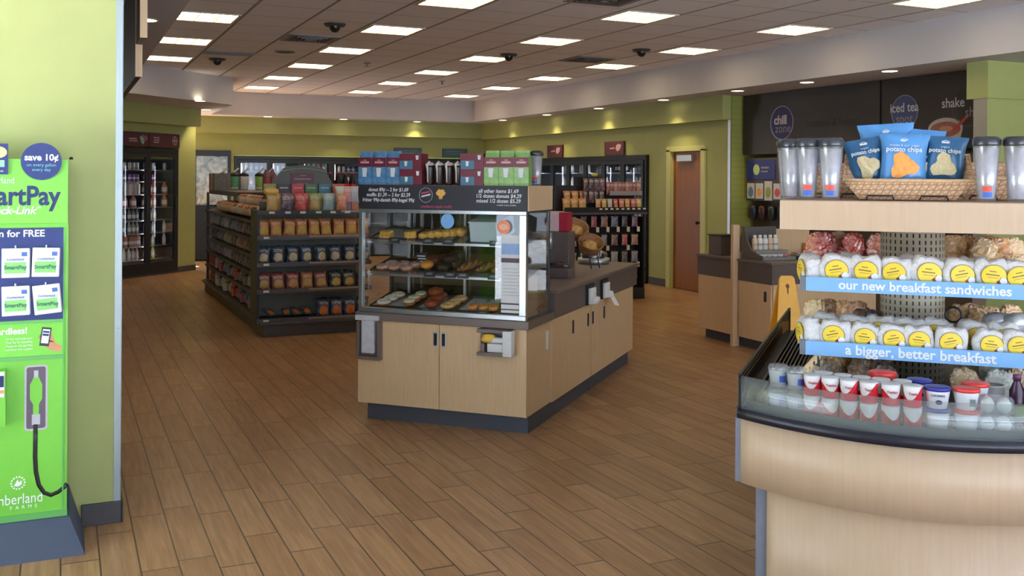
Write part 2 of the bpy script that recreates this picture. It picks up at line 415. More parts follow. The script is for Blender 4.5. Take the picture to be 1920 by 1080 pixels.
w.box(2.0, 9.5, 21.25, 21.4, 0, 2.893).box(3.16, 8.46, 20.65, 20.9, 2.13, 2.3).box(2.36, 3.10, 20.65, 20.9, 2.22, 2.3)
struct('wall_back', w, PAINT)
struct('wall_back_bulkhead', MB().box(2.0, 8.50, 20.38, 20.65, 2.57, 2.893), PAINT)
w = MB().box(-3.0, -0.80, 0, 0.9, 0, 2.893).box(0.80, 1.262, 0, 0.9, 0, 2.893).box(-0.8, 0.8, 0, 0.9, 2.43, 2.893).box(-0.8, 0.8, 0.72, 0.9, 0, 2.43)
struct('wall_corner', w, PAINT, 'C')
struct('wall_corner_bulkhead', MB().box(-3.0, 1.022, -0.30, -0.001, 2.575, 2.893), PAINT, 'C')
struct('wall_left', MB().box(-4, 0.265, 5.23, 5.47, 0, 2.893), PAINT)
struct('wall_far_left', MB().box(-4.2, -4, 5.23, 20.9, 0, 2.893), PAINT)
struct('wall_left_near', MB().box(-2.5, -2.3, -4.1, 1.95, 0, 2.893).box(-2.5, -2.3, 1.95, 4.95, 0, 0.2).box(-2.5, -2.3, 1.95, 4.95, 2.75, 2.893).box(-2.5, -2.3, 4.95, 5.23, 0, 2.893), PAINT)
w = MB().box(-2.5, -2.2, -4.1, -3.9, 0, 3.45).box(9.2, 10.5, -4.1, -3.9, 0, 3.45).box(-2.2, 9.2, -4.1, -3.9, 3.33, 3.45).box(-2.2, 9.2, -4.1, -3.9, 0, 0.15)
struct('wall_front', w, PAINT)
struct('wall_right_near', MB().box(9.7, 10.5, -4.1, 21.4, 0, 3.45), PAINT)
struct('wall_stub', MB().box(8.355, 9.32, 7.02, 7.18, 0, 2.893), PAINT)
struct('trim_stub_head', MB().box(8.33, 9.32, 6.99, 7.25, 2.52, 2.893), PAINT, bev=0.003)
struct('trim_stub_guard', MB().box(8.349, 8.355, 7.016, 7.18, 0.1, 2.52), STEEL)
g = MB().box(0.234, 0.2665, 5.2262, 5.23, 0.105, 2.893).box(0.265, 0.2675, 5.2262, 5.27, 0.105, 2.893)
for z in (0.5, 0.95, 1.66, 2.25): g.lathe([(0.004, 0), (0.003, 0.001)], 8, (0.252, 5.2258, z))
struct('trim_corner_guard', g, m_brushed('guard_steel', (160, 170, 172), 0.45))
struct('trim_door_guard', MB().box(8.640, 8.652, 11.56, 11.62, 0.12, 2.545), STEEL)
struct('baseboard_left', MB().box(0.09, 0.275, 5.212, 5.23, 0, 0.105).box(0.265, 0.278, 5.212, 5.47, 0, 0.105), BASEB, bev=0.003)
struct('baseboard_right', MB().box(8.635, 8.65, 13.12, 13.69, 0, 0.12).box(8.635, 8.65, 11.60, 12.20, 0, 0.12), BASEB)
struct('baseboard_corner', MB().box(-0.82, 1.27, -0.012, 0, 0, 0.10), BASEB, 'C')
# door in the right wall
dr = thing('door_1', 'oak door with steel closer in the green right wall', 'door', (8.70, 12.66, 0)); dr['kind'] = 'structure'
part(dr, 'slab', MB().box(8.69, 8.735, 12.262, 13.068, 0.008, 2.118), DOORWOOD, bev=0.003)
part(dr, 'jamb', MB().box(8.62, 8.76, 13.07, 13.175, 0, 2.15).box(8.62, 8.76, 12.155, 12.26, 0, 2.15).box(8.62, 8.76, 12.155, 13.175, 2.12, 2.20), plain('pale_green_jamb', (196, 196, 128), 0.4), bev=0.004)
part(dr, 'door_closer', MB().box(8.625, 8.69, 12.52, 12.90, 1.965, 2.065), STEEL, bev=0.008)
part(dr, 'handle', MB().lathe([(0.03, 0), (0.03, 0.012), (0.012, 0.016), (0.012, 0.05), (0.026, 0.06), (0.028, 0.08), (0.015, 0.095)], 14).xf(Matrix.Translation((8.69, 12.33, 1.045)) @ Matrix.Rotation(-PI / 2, 4, 'Y')), plain('dark_bronze', (52, 40, 34), 0.3, 0.7), True)
# ------------------------------------------------------------------ ceiling fixtures
LX = (1.345, 3.32, 5.295, 7.27)
ROWN = ('far left row', 'row above the left aisle', 'row above the store middle', 'rightmost row')
rows = [(0, (1, 2, 3)), (1, (0, 1, 2, 3, 4, 5)), (2, (0, 1, 2, 3, 4, 5)), (3, (-1, 0, 1, 2, 3, 4, 5))]
lamp0 = None
for c, ks in rows:
    for n, k in enumerate(ks):
        lab = 'square ceiling light, %s from the entrance, %s' % (NTH[n], ROWN[c])
        p = (LX[c], 8.626 + 1.9856 * k, 3.34)
        if lamp0 is None:
            lamp0 = thing('ceiling_light', lab, 'ceiling light', p, group='recessed ceiling lights')
            x, y = p[0], p[1]; f = MB()
            for (a, b, cc, d) in ((-.30, .30, -.30, -.275), (-.30, .30, .275, .30), (-.30, -.275, -.275, .275), (.275, .30, -.275, .275)):
                f.box(x + a, x + b, y + cc, y + d, 3.3300, 3.3395)
            part(lamp0, 'frame', f, plain('lamp_frame', (214, 206, 186), 0.5))
            part(lamp0, 'diffuser', MB().box(x - .275, x + .275, y - .275, y + .275, 3.3365, 3.3392), DIFF)
            lv = MB()
            for q in (-0.092, 0.092): lv.box(x - .275, x + .275, y + q - .004, y + q + .004, 3.3260, 3.3362)
            for q in (-0.1, 0.1): lv.box(x + q - .004, x + q + .004, y - .275, y + .275, 3.3260, 3.3362)
            part(lamp0, 'louver', lv, plain('louver', (232, 214, 170), 0.3))
        else: dup(lamp0, p, label=lab)
def dome(lab, x, y):
    t = thing('dome_camera', lab, 'security camera', (x, y, 3.34), group='dome cameras on the ceiling')
    part(t, 'mount', MB().lathe([(0.10, -0.028), (0.12, -0.004), (0.12, 0)], 20, (x, y, 3.3395)), plain('camera_mount', (60, 56, 54), 0.4), True)
    part(t, 'dome', MB().ball((x, y, 3.315), (0.062, 0.062, 0.07), 14, 8), BLACK, True)
dome('black dome camera on the ceiling between the first lights of the left aisle', 2.647, 10.470)
dome('black dome camera on the ceiling near the dropped corner soffit', 1.953, 14.300)
dome('black dome camera beside a light in the middle row of the ceiling', 5.371, 11.989)
dome('black dome camera on the ceiling between the two right-hand light rows', 6.684, 10.796)
def vent(lab, x, y, cone=True):
    t = thing('ceiling_vent', lab, 'air vent', (x, y, 3.34), group='air vents in the ceiling')
    f = MB()
    for (a, b, cc, d) in ((-.30, .30, -.30, -.25), (-.30, .30, .25, .30), (-.30, -.25, -.25, .25), (.25, .30, -.25, .25)): f.box(x + a, x + b, y + cc, y + d, 3.3290, 3.3395)
    part(t, 'frame', f, plain('vent_frame', (128, 122, 120), 0.5))
    part(t, 'backing', MB().box(x - .25, x + .25, y - .25, y + .25, 3.3360, 3.3394), BLACKM)
    l = MB()
    for i in range(4):
        q = 0.06 + i * 0.055
        for sgn in (-1, 1):
            l.box(x + sgn * q - .012, x + sgn * q + .012, y - q, y + q, 3.3260 - (0.006 * (3 - i) if cone else 0), 3.3355)
            l.box(x - q, x + q, y + sgn * q - .012, y + sgn * q + .012, 3.3260 - (0.006 * (3 - i) if cone else 0), 3.3355)
    part(t, 'louver', l, plain('vent_louver', (84, 80, 80), 0.5))
vent('square louvred air vent in the ceiling behind the first dome camera', 2.658, 11.696)
vent('square louvred air vent beside a light in the rightmost row', 6.586, 12.022)
vent('square louvred air vent cut off by the top edge of the photo', 4.503, 7.866)
t = thing('return_grille', 'long pale grey grille in the ceiling by the corner soffit', 'air vent', (2.007, 13.606, 3.34))
part(t, 'frame', MB().box(1.676, 2.333, 13.41, 13.78, 3.3330, 3.3395), plain('pale_grille', (150, 146, 148), 0.6), bev=0.003)
l = MB()
for i in range(9): l.box(1.70, 2.31, 13.437 + i * 0.037, 13.453 + i * 0.037, 3.3295, 3.3328)
part(t, 'slats', l, plain('pale_grille_slats', (118, 114, 116), 0.6))
t = thing('ceiling_speaker', 'round flush grey speaker in the ceiling over the left aisle', 'speaker', (2.647, 13.096, 3.34))
part(t, 'rim', MB().lathe([(0.13, -0.006), (0.14, 0)], 24, (2.647, 13.096, 3.3395)), plain('speaker_rim', (140, 136, 138), 0.6), True)
part(t, 'grille', MB().lathe([(0.12, -0.009), (0.125, -0.0065)], 24, (2.647, 13.096, 3.3395)), plain('speaker_grille', (104, 100, 102), 0.8), True)
for lab, x, y in (('small sprinkler head hanging from the ceiling over the left gondola', 3.971, 13.834), ('small sprinkler head hanging from the ceiling far back in the store', 5.859, 15.841)):
    t = thing('sprinkler', lab, 'sprinkler', (x, y, 3.34), group='ceiling sprinklers')
    part(t, 'escutcheon', MB().lathe([(0.05, -0.01), (0.06, 0)], 16, (x, y, 3.3395)), plain('sprinkler_cup', (160, 156, 158), 0.4), True)
    part(t, 'head', MB().lathe([(0.012, -0.06), (0.035, -0.056), (0.035, -0.052), (0.01, -0.045), (0.012, -0.0102)], 12, (x, y, 3.3395)), STEEL, True)
# downlights in the soffits
DL = [('left end of the corner bulkhead', 1.975, 16.383, True), ('far back of the corner soffit', 2.333, 18.467, True), ('dark panels at the top left', 0.570, 8.072, False),
      ('back coolers, leftmost of the back three', 3.711, 19.986, True), ('back coolers, middle of the back three', 5.273, 20.094, True), ('back coolers, rightmost of the back three', 6.911, 20.203, True),
      ('right wall coolers, farthest from the entrance', 8.268, 18.727, True), ('right wall coolers, second farthest back', 8.289, 16.731, True), ('oak door, on its far side', 8.300, 14.767, True),
      ('oak door, on its near side', 8.257, 12.705, True), ('dark menu board, over its far corner', 8.279, 10.926, True), ('dark menu board, over the round chill logo', 8.289, 9.570, True), ('dark menu board, over the iced drinks', 8.224, 8.170, True)]
dl0 = None
for lab, x, y, spot in DL:
    lab = 'round soffit downlight by the ' + lab
    if dl0 is None:
        dl0 = thing('downlight', lab, 'downlight', (x, y, 2.893), group='round soffit downlights')
        part(dl0, 'trim_ring', MB().torus((x, y, 2.8915), 0.088, 0.010, 22, 6, 0, 0.5), plain('downlight_ring', (228, 222, 208), 0.4), True)
        part(dl0, 'lens', MB().lathe([(0.080, -0.004), (0.081, -0.001)], 20, (x, y, 2.893)), DOWNM)
        L = bpy.data.lights.new('downlight_bulb', 'SPOT'); L.energy = DOWN; L.color = (1.0, 0.78, 0.42); L.spot_size = 1.75; L.spot_blend = 0.7; L.shadow_soft_size = 0.05
        lo = bpy.data.objects.new('bulb', L); COL.objects.link(lo); lo.parent = dl0; lo.location = (0, 0, -0.03)
    else: dup(dl0, (x, y, 2.893), label=lab)
# overhead panels at the upper left (hung over the checkout)
t = thing('overhead_panel', 'near dark overhead panel with a pale wood end at the top left', 'panel', (0.395, 5.76, 2.893))
part(t, 'panel', MB().box(0.380, 0.412, 5.765, 6.09, 2.455, 2.892), plain('dark_brown_panel', (52, 44, 40), 0.5))
part(t, 'end_trim', MB().box(0.377, 0.415, 5.745, 5.765, 2.452, 2.892), MAPLE, label='pale wood end trim')
t = thing('overhead_panel', 'lower dark overhead panel with a pale wood end, farther back', 'panel', (0.395, 6.11, 2.893))
part(t, 'panel', MB().box(0.380, 0.412, 6.125, 9.6, 2.275, 2.892), plain('dark_brown_panel', (52, 44, 40), 0.5))
part(t, 'end_trim', MB().box(0.377, 0.415, 6.105, 6.125, 2.272, 2.892), MAPLE, label='pale wood end trim')
# ------------------------------------------------------------------ payment kiosk on the left
GREEN = plain('kiosk_green', (116, 196, 64), 0.45, var=0.02)
GREEND = plain('kiosk_green_trim', (96, 168, 88), 0.45, var=0.02)
BLUE = plain('kiosk_blue', (14, 38, 108), 0.45, var=0.02)
NAVY = plain('navy_print', (14, 36, 92), 0.5, var=0.02)
K = thing('payment_kiosk', 'tall lime green and blue payment kiosk against the pale green wall', 'kiosk', (-0.35, 5.08, 0))
part(K, 'body', MB().box(-0.75, 0.024, 4.962, 5.205, 0.14, 1.765), GREEN)
part(K, 'base', MB().add([(-0.80, 4.83, 0), (0.10, 4.83, 0), (0.10, 5.20, 0), (-0.80, 5.20, 0), (-0.78, 4.945, 0.145), (0.035, 4.945, 0.145), (0.035, 5.20, 0.215), (-0.78, 5.20, 0.215)],
     [(0, 3, 2, 1), (4, 5, 6, 7), (0, 1, 5, 4), (1, 2, 6, 5), (2, 3, 7, 6), (3, 0, 4, 7)]), plain('slate_kiosk_base', (62, 72, 92), 0.5, var=0.12, scale=200), label='slate blue flared base')
part(K, 'trim', MB().box(-0.75, 0.026, 4.955, 4.962, 0.145, 0.176).box(0.004, 0.010, 4.957, 4.962, 0.18, 1.46).box(-0.75, 0.006, 4.956, 4.962, 0.866, 0.884).box(-0.75, 0.006, 4.956, 4.962, 1.032, 1.046), GREEND)
hd = part(K, 'header_panel', MB().box(-0.75, 0.022, 4.940, 4.957, 1.482, 1.772), GREEN, bev=0.002)
txt(K, 'SmartPay', 0.120, (-0.012, 4.9385, 1.603), NAVY, align='RIGHT', bold=0.003, sx=0.84)
txt(K, 'Check-Link', 0.048, (-0.112, 4.9385, 1.540), WHITEL, align='RIGHT', bold=0.0012, shear=0.25)
txt(K, 'SM', 0.014, (-0.098, 4.9385, 1.553), WHITEL)
txt(K, 'Cumberland', 0.040, (-0.196, 4.9385, 1.674), WHITEL, align='RIGHT', sx=0.8)
txt(K, 'GO', 0.026, (-0.232, 4.9385, 1.712), WHITEL, align='RIGHT')
rd = part(K, 'round_sign', MB().disc((-0.088, 4.925, 1.761), 0.0835, 0.0835, th=0.012), BLUE, label='round blue savings sign')
txt(K, 'save 10\u00a2', 0.040, (-0.088, 4.9235, 1.778), WHITEL, bold=0.0013)
txt(K, 'on every gallon', 0.0195, (-0.088, 4.9235, 1.745), plain('pale_aqua_lettering', (120, 200, 205), 0.6))
txt(K, 'every day', 0.0195, (-0.088, 4.9235, 1.724), MATS['pale_aqua_lettering'])
sq = part(K, 'square_sign', MB().box(-0.40, -0.222, 4.926, 4.939, 1.702, 1.838), BLUE, label='square blue sign at the edge of the photo')
part(K, 'sign_emblem', MB().disc((-0.262, 4.9248, 1.800), 0.036, 0.026), plain('cream_print', (250, 222, 160), 0.6))
part(K, 'sign_text_block', MB().quad(-0.275, -0.236, 1.735, 1.765, 4.9249), plain('pale_green_print', (150, 214, 170), 0.6))
txt(K, 'now', 0.018, (-0.240, 4.9245, 1.717), WHITEL, align='RIGHT')
pb = part(K, 'card_panel', MB().box(-0.75, 0.004, 4.957, 4.9625, 1.047, 1.462), BLUE, label='blue panel hung with cards')
txt(K, 'in for FREE', 0.043, (-0.073, 4.9555, 1.436), WHITEL, align='RIGHT', bold=0.001)
txt(K, 'cardless!', 0.040, (-0.141, 4.9615, 0.999), WHITEL, align='RIGHT', bold=0.0012)
for i, s_ in enumerate(('of this card with your', 'Find Pay for SmartPay', 'iTunes or Google Play', 'purchase with a gallon')):
    txt(K, s_, 0.0135, (-0.120, 4.9615, 0.965 - i * 0.016), WHITEL, align='RIGHT', sx=0.9)
# printed hand holding a phone
hp = MB().add([(x, 4.9612, z) for x, z in ((-0.098, 0.962), (-0.092, 0.978), (-0.085, 0.955), (-0.072, 0.925), (-0.045, 0.905), (-0.006, 0.895), (-0.002, 0.925), (-0.028, 0.938), (-0.036, 0.962), (-0.044, 0.985), (-0.052, 0.978), (-0.055, 0.95))], [tuple(range(12))])
part(K, 'printed_hand', hp, plain('printed_skin', (196, 138, 104), 0.6))
pm = Matrix.Translation((-0.068, 4.9606, 0.968)) @ Matrix.Rotation(0.14, 4, 'Y')
part(K, 'printed_phone', MB().quad(-0.020, 0.020, -0.042, 0.042, 0).quad(-0.015, 0.015, -0.030, 0.034, -0.0004, 1).quad(-0.013, 0.013, 0.018, 0.026, -0.0008, 2).quad(-0.013, 0.013, 0.004, 0.013, -0.0008, 2).xf(pm), [plain('phone_print', (44, 44, 50), 0.5), WHITE, NAVY])
# printed fuel nozzle plate and hose
def rrect(x0, x1, z0, z1, r, n=5):
    p = []
    for cx, cz, a0 in ((x1 - r, z1 - r, 0), (x0 + r, z1 - r, PI / 2), (x0 + r, z0 + r, PI), (x1 - r, z0 + r, 3 * PI / 2)):
        for i in range(n + 1): p.append((cx + r * math.cos(a0 + i * PI / 2 / n), cz + r * math.sin(a0 + i * PI / 2 / n)))
    return p
def plate(poly, y, m=0): return [(x, y, z) for x, z in poly]
p1 = rrect(-0.152, -0.058, 0.548, 0.842, 0.014); p2 = rrect(-0.144, -0.066, 0.556, 0.834, 0.010)
pp = MB().add(plate(p1, 4.9612), [tuple(range(len(p1)))]).add(plate(p2, 4.9606), [tuple(range(len(p2)))], 1)
sh = [(-0.117, 0.62), (-0.117, 0.665), (-0.130, 0.69), (-0.130, 0.755), (-0.120, 0.775), (-0.117, 0.786), (-0.093, 0.786), (-0.090, 0.775), (-0.080, 0.755), (-0.080, 0.69), (-0.093, 0.665), (-0.093, 0.62)]
pp.add(plate(sh, 4.9600), [tuple(range(len(sh) - 1, -1, -1))], 2).quad(-0.114, -0.096, 0.786, 0.818, 4.9600, 3).quad(-0.122, -0.088, 0.573, 0.620, 4.9598, 3)
part(K, 'nozzle_plate', pp, [plain('plate_silver', (196, 190, 204), 0.5), plain('plate_plum', (98, 84, 100), 0.5), GREEN, plain('nozzle_silver', (190, 190, 200), 0.4)])
hose = [(-0.107, 0.575), (-0.107, 0.50), (-0.108, 0.43), (-0.104, 0.36), (-0.092, 0.30), (-0.07, 0.262), (-0.042, 0.247), (-0.012, 0.258), (0.012, 0.276), (0.025, 0.292)]
part(K, 'printed_hose', MB().tube([(x, 4.960, z) for x, z in hose], 0.009, 8).xf(Matrix.Translation((0, 4.960 * 0.9, 0)) @ Matrix.Scale(0.1, 4, (0, 1, 0))), BLACK, True)
for i in range(14):
    a = 2 * PI * i / 14
    if i == 0: dots = MB()
    dots.disc((-0.176 + 0.027 * math.cos(a), 4.9610, 0.318 + 0.027 * math.sin(a)), 0.004, 0.004, n=8)
dots.add([(-0.176 + x, 4.9609, 0.318 + z) for x, z in ((-0.017, -0.012), (0.0, -0.016), (0.016, -0.006), (0.014, 0.012), (0.004, 0.002), (-0.002, 0.016), (-0.01, 0.0))], [(0, 1, 2, 3, 4, 5, 6)])
part(K, 'emblem', dots, WHITEL)
txt(K, 'Cumberland', 0.066, (-0.074, 4.9605, 0.244), WHITEL, align='RIGHT', sx=0.78)
txt(K, 'FARMS', 0.022, (-0.098, 4.9605, 0.207), WHITEL, align='RIGHT', space=2.0)
bx = part(K, 'leaflet_holder', MB().box(-0.40, -0.225, 4.905, 4.960, 0.59, 0.835), GREEN, label='green leaflet holder cut by the photo edge')
part(bx, 'leaflet', MB().box(-0.39, -0.230, 4.899, 4.904, 0.72, 0.832), WHITE)
part(bx, 'leaflet_print', MB().quad(-0.36, -0.232, 0.765, 0.815, 4.8984).quad(-0.36, -0.232, 0.737, 0.752, 4.8984, 1), [NAVY, plain('print_orange', (214, 150, 90), 0.6)])
part(K, 'corner_knob', MB().lathe([(0.008, 0), (0.009, 0.008), (0.004, 0.012)], 10, (0.034, 5.0, 1.772)), BLACK, True)
cm = MB().box(-0.056, 0.056, 0, 0.010, -0.128, 0.0).box(-0.054, 0.052, 0.0105, 0.018, -0.125, 0.002)
cards = [(-0.190, 1.373, 0.0, 'upper left'), (-0.066, 1.373, 0.03, 'upper right'), (-0.190, 1.204, -0.02, 'lower left'), (-0.068, 1.206, -0.09, 'lower right')]
for x, z, a, nm in cards:
    t = thing('payment_card', 'stack of white payment cards hung on the %s peg of the blue panel' % nm, 'card', (x, 4.93, z), group='white payment cards on the kiosk')
    M = Matrix.Translation((x, 4.935, z)) @ Matrix.Rotation(a, 4, 'Y')
    part(t, 'card', MB().box(-0.056, 0.056, 0, 0.012, -0.132, 0.0).box(-0.053, 0.058, 0.0125, 0.019, -0.130, -0.003).xf(M), WHITE, bev=0.003)
    part(t, 'green_print', MB().quad(-0.044, 0.042, -0.112, -0.062, -0.0006).xf(M), plain('card_green', (128, 198, 110), 0.5))
    part(t, 'blue_print', MB().quad(0.024, 0.046, -0.036, -0.018, -0.0006).xf(M), plain('card_blue', (70, 104, 176), 0.5))
    tx = txt(t, 'SmartPay', 0.024, (x - 0.001 - a * 0.09, 4.9335, z - 0.086), plain('card_dark_green', (30, 96, 84), 0.5), ry=0, bold=0.0004)
    txt(t, 'Cumberland', 0.014, (x - 0.001 - a * 0.05, 4.9335, z - 0.050), MATS['card_blue'])
    part(t, 'peg', MB().tube([(x, 4.958, z + 0.004), (x, 4.925, z + 0.004), (x, 4.920, z + 0.012)], 0.0035, 6), WHITE, True)
# ------------------------------------------------------------------ pastry island, rotated 45 degrees (frame I: u right, w back)
I = 'I'
UL, UR, WF = -3.475, -2.215, 6.165
cab = thing('pastry_cabinet', 'pale maple base cabinet under the glass pastry case', 'cabinet', (-2.845, 6.41, 0), I)
part(cab, 'body', MB().box(UL + .004, UR - .004, WF + .02, 6.66, 0.112, 0.697), MAPLE)
part(cab, 'kick', MB().box(UL + .055, UR - .0, 6.212, 6.66, 0, 0.111), KICK, label='slate blue kick plinth')
for nm, a, b, hx in (('left', UL + .002, -2.8475, -2.873), ('right', -2.8425, UR - .001, -2.812)):
    d = part(cab, 'door', MB().box(a, b, WF, WF + .019, 0.114, 0.697), MAPLE, bev=0.0015)
    h = part(d, 'handle', MB().box(hx - .019, hx + .019, WF - .004, WF + .002, 0.543, 0.643), STEEL, bev=0.002)
    part(d, 'handle_recess', MB().box(hx - .011, hx + .011, WF - .0055, WF - .003, 0.552, 0.634), BLACKM)
part(cab, 'side_panel', MB().box(UR - .004, UR + .002, WF + .001, 6.66, 0.112, 0.697), MAPLE)
part(cab, 'top_band', MB().box(UL - .012, UR + .025, WF - .022, 6.69, 0.6975, 0.752), TAUPE, bev=0.004, label='taupe counter band')
part(cab, 'switch_plate', MB().box(UR + .002, UR + .007, 6.57, 6.615, 0.50, 0.63), WHITE, bev=0.002)
# the glass case
case = thing('pastry_display_case', 'silver framed glass pastry case standing on the maple cabinet', 'display case', (-2.845, 6.40, 0.7525), I)
f = MB().box(UL + .004, UR - .002, WF - .006, WF + .034, 0.7525, 0.785).box(UL + .004, UR - .002, WF - .006, WF + .034, 1.452, 1.478)
f.box(UL + .004, UL + .036, WF - .006, WF + .034, 0.785, 1.452).box(UR - .050, UR - .002, WF - .006, WF + .034, 0.785, 1.452)
part(case, 'frame', f, ALU, bev=0.003)
f = MB().box(UL + .004, UL + .02, 6.63, 6.66, 0.7525, 1.478).box(UR - .02, UR - .002, 6.63, 6.66, 0.7525, 1.478).box(UL + .02, UR - .02, 6.63, 6.66, 0.7525, 0.78).box(UL + .02, UR - .02, 6.63, 6.66, 1.455, 1.478)
part(case, 'rear_frame', f, plain('rear_frame_grey', (84, 84, 86), 0.4, 0.4))
part(case, 'top_panel', MB().box(UL + .004, UR - .002, WF + .035, 6.629, 1.466, 1.478), DARKGREY)
part(case, 'deck', MB().box(UL + .006, UR - .004, WF + .035, 6.629, 0.7525, 0.768), plain('case_deck', (70, 66, 62), 0.4))
part(case, 'front_glass', MB().box(UL + .036, UR - .05, WF + .012, WF + .017, 0.785, 1.452), PANE)
part(case, 'side_glass', MB().box(UR - .008, UR - .004, WF + .035, 6.629, 0.769, 1.465), PANE, label='right end glass')
part(case, 'side_glass', MB().box(UL + .006, UL + .010, WF + .035, 6.629, 0.769, 1.465), PANE, label='left end glass')
part(case, 'sliding_door', MB().box(UL + .02, -2.84, 6.640, 6.644, 0.78, 1.455), SMOKE, label='rear sliding glass')
part(case, 'sliding_door', MB().box(-2.86, UR - .02, 6.648, 6.652, 0.78, 1.455), SMOKE, label='rear sliding glass')
SZ = (0.775, 1.018, 1.245)
for z in SZ[1:]:
    s_ = part(case, 'shelf', MB().add([(u, wv, z + q + .19 * (wv - 6.225)) for q in (-.004, .002) for u, wv in ((UL + .02, 6.225), (UR - .02, 6.225), (UR - .02, 6.60), (UL + .02, 6.60))], [(0, 3, 2, 1), (4, 5, 6, 7), (0, 1, 5, 4), (1, 2, 6, 5), (2, 3, 7, 6), (3, 0, 4, 7)]), CLEAR)
    part(s_, 'shelf_rail', MB().box(UL + .02, UR - .02, WF + .052, WF + .06, z - .012, z + .004), ALU)
part(case, 'floor_rack', MB().add([(u, wv, .7690 + q + .19 * (wv - 6.225)) for q in (-.0005, .0005) for u, wv in ((UL + .02, 6.225), (UR - .02, 6.225), (UR - .02, 6.60), (UL + .02, 6.60))], [(0, 3, 2, 1), (4, 5, 6, 7), (0, 1, 5, 4), (1, 2, 6, 5), (2, 3, 7, 6), (3, 0, 4, 7)]), MATS['case_deck'], label='sloping floor rack')
for u in (-3.3, -2.85, -2.4):
    part(case, 'shelf_standard', MB().box(u - .008, u + .008, 6.605, 6.625, 0.77, 1.464), STEEL)
part(case, 'sticker', MB().disc((-2.794, WF + .010, 1.402), 0.050, 0.052), plain('sticker_blue', (122, 176, 232), 0.5), label='round blue sticker')
part(case, 'sticker', MB().disc((-2.376, WF - .008, 1.372), 0.048, 0.046).disc((-2.376, WF - .0085, 1.372), 0.032, 0.02, 1), [plain('sticker_orange', (232, 132, 98), 0.5), plain('sticker_pale', (244, 190, 160), 0.5)], label='round orange sticker')
rc = MB().quad(-2.398, -2.264, 0.800, 1.318, WF + .0105).quad(-2.398, -2.264, 1.19, 1.262, WF + .0100, 1).quad(-2.398, -2.264, 1.135, 1.165, WF + .0100, 2).quad(-2.398, -2.264, 0.855, 0.866, WF + .0100, 2).quad(-2.398, -2.264, 0.818, 0.826, WF + .0100, 2)
for i in range(9): rc.quad(-2.385, -2.285 + 0.01 * (i % 3), 1.09 - i * 0.022, 1.097 - i * 0.022, WF + .0101, 3)
part(case, 'paper_notice', rc, [WHITE, plain('notice_blue', (150, 180, 226), 0.6), plain('notice_plum', (92, 76, 86), 0.6), plain('notice_grey', (206, 208, 214), 0.6)], label='tall white paper notice taped inside the glass')
# price sign box on top
sg = thing('price_sign', 'black chalk style price sign box on top of the pastry case', 'sign', (-2.845, 6.4, 1.478), I)
CH = plain('chalk_black', (36, 36, 46), 0.55, var=0.05)
part(sg, 'box', MB().box(UL + .006, UR + .006, WF + .02, 6.69, 1.4785, 1.645), MAPLE, bev=0.002)
part(sg, 'face', MB().box(UL + .002, UR - .002, WF + .004, WF + .0195, 1.4785, 1.646), CH)
yf = WF + .003
for i, s_ in enumerate(('donut 89\u00a2 -- 2 for $1.69', 'muffin $1.39 -- 2 for $2.29', 'fritter 99\u00a2-danish 89\u00a2-bagel 99\u00a2')):
    txt(sg, s_, 0.036, (-3.245, yf, 1.612 - i * 0.036), WHITEL, shear=0.12, bold=0.0005, sx=0.88)
for i, s_ in enumerate(('all other items $1.69', '1/2 dozen donuts $4.29', 'mixed 1/2 dozen $5.29')):
    txt(sg, s_, 0.036, (-2.42, yf, 1.610 - i * 0.033), WHITEL, shear=0.12, bold=0.0005, sx=0.95)
txt(sg, 'multiple variety available', 0.014, (-2.36, yf, 1.517), WHITEL)
PK = plain('pink_lettering', (206, 70, 110), 0.6)
txt(sg, 'cranberry apple muffin', 0.026, (-2.875, yf, 1.500), PK, shear=0.15)
em = MB().tube([(-2.955 + .05 * math.cos(a * PI / 14), yf, 1.578 + .05 * math.sin(a * PI / 14)) for a in range(28)], 0.002, 5, closed=True)
part(sg, 'ring_emblem', em, plain('chalk_grey', (170, 170, 176), 0.7))
part(sg, 'emblem_strokes', MB().add([(-2.99, yf, 1.585), (-2.925, yf, 1.598), (-2.925, yf, 1.606), (-2.99, yf, 1.594)], [(0, 1, 2, 3)]).add([(-2.988, yf, 1.563), (-2.92, yf, 1.578), (-2.92, yf, 1.588), (-2.988, yf, 1.573)], [(0, 1, 2, 3)], 1), [PK, WHITEL])
mf = MB()
for dx, dz, r in ((0, 0, .026), (-.018, .004, .018), (.018, .004, .018), (-.01, .018, .016), (.012, .017, .016)): mf.disc((-2.842 + dx, yf - .0004 - dx * 0.01, 1.588 + dz), r, r * .85, n=14)
mf.add([(-2.842 + x, yf - .0002, 1.588 + z) for x, z in ((-.018, -.002), (-.012, -.036), (.012, -.036), (.018, -.002))], [(0, 1, 2, 3)], 1)
part(sg, 'muffin_picture', mf, [plain('muffin_print', (222, 170, 84), 0.6, var=0.3, scale=150), plain('muffin_cup_print', (206, 152, 74), 0.6)])
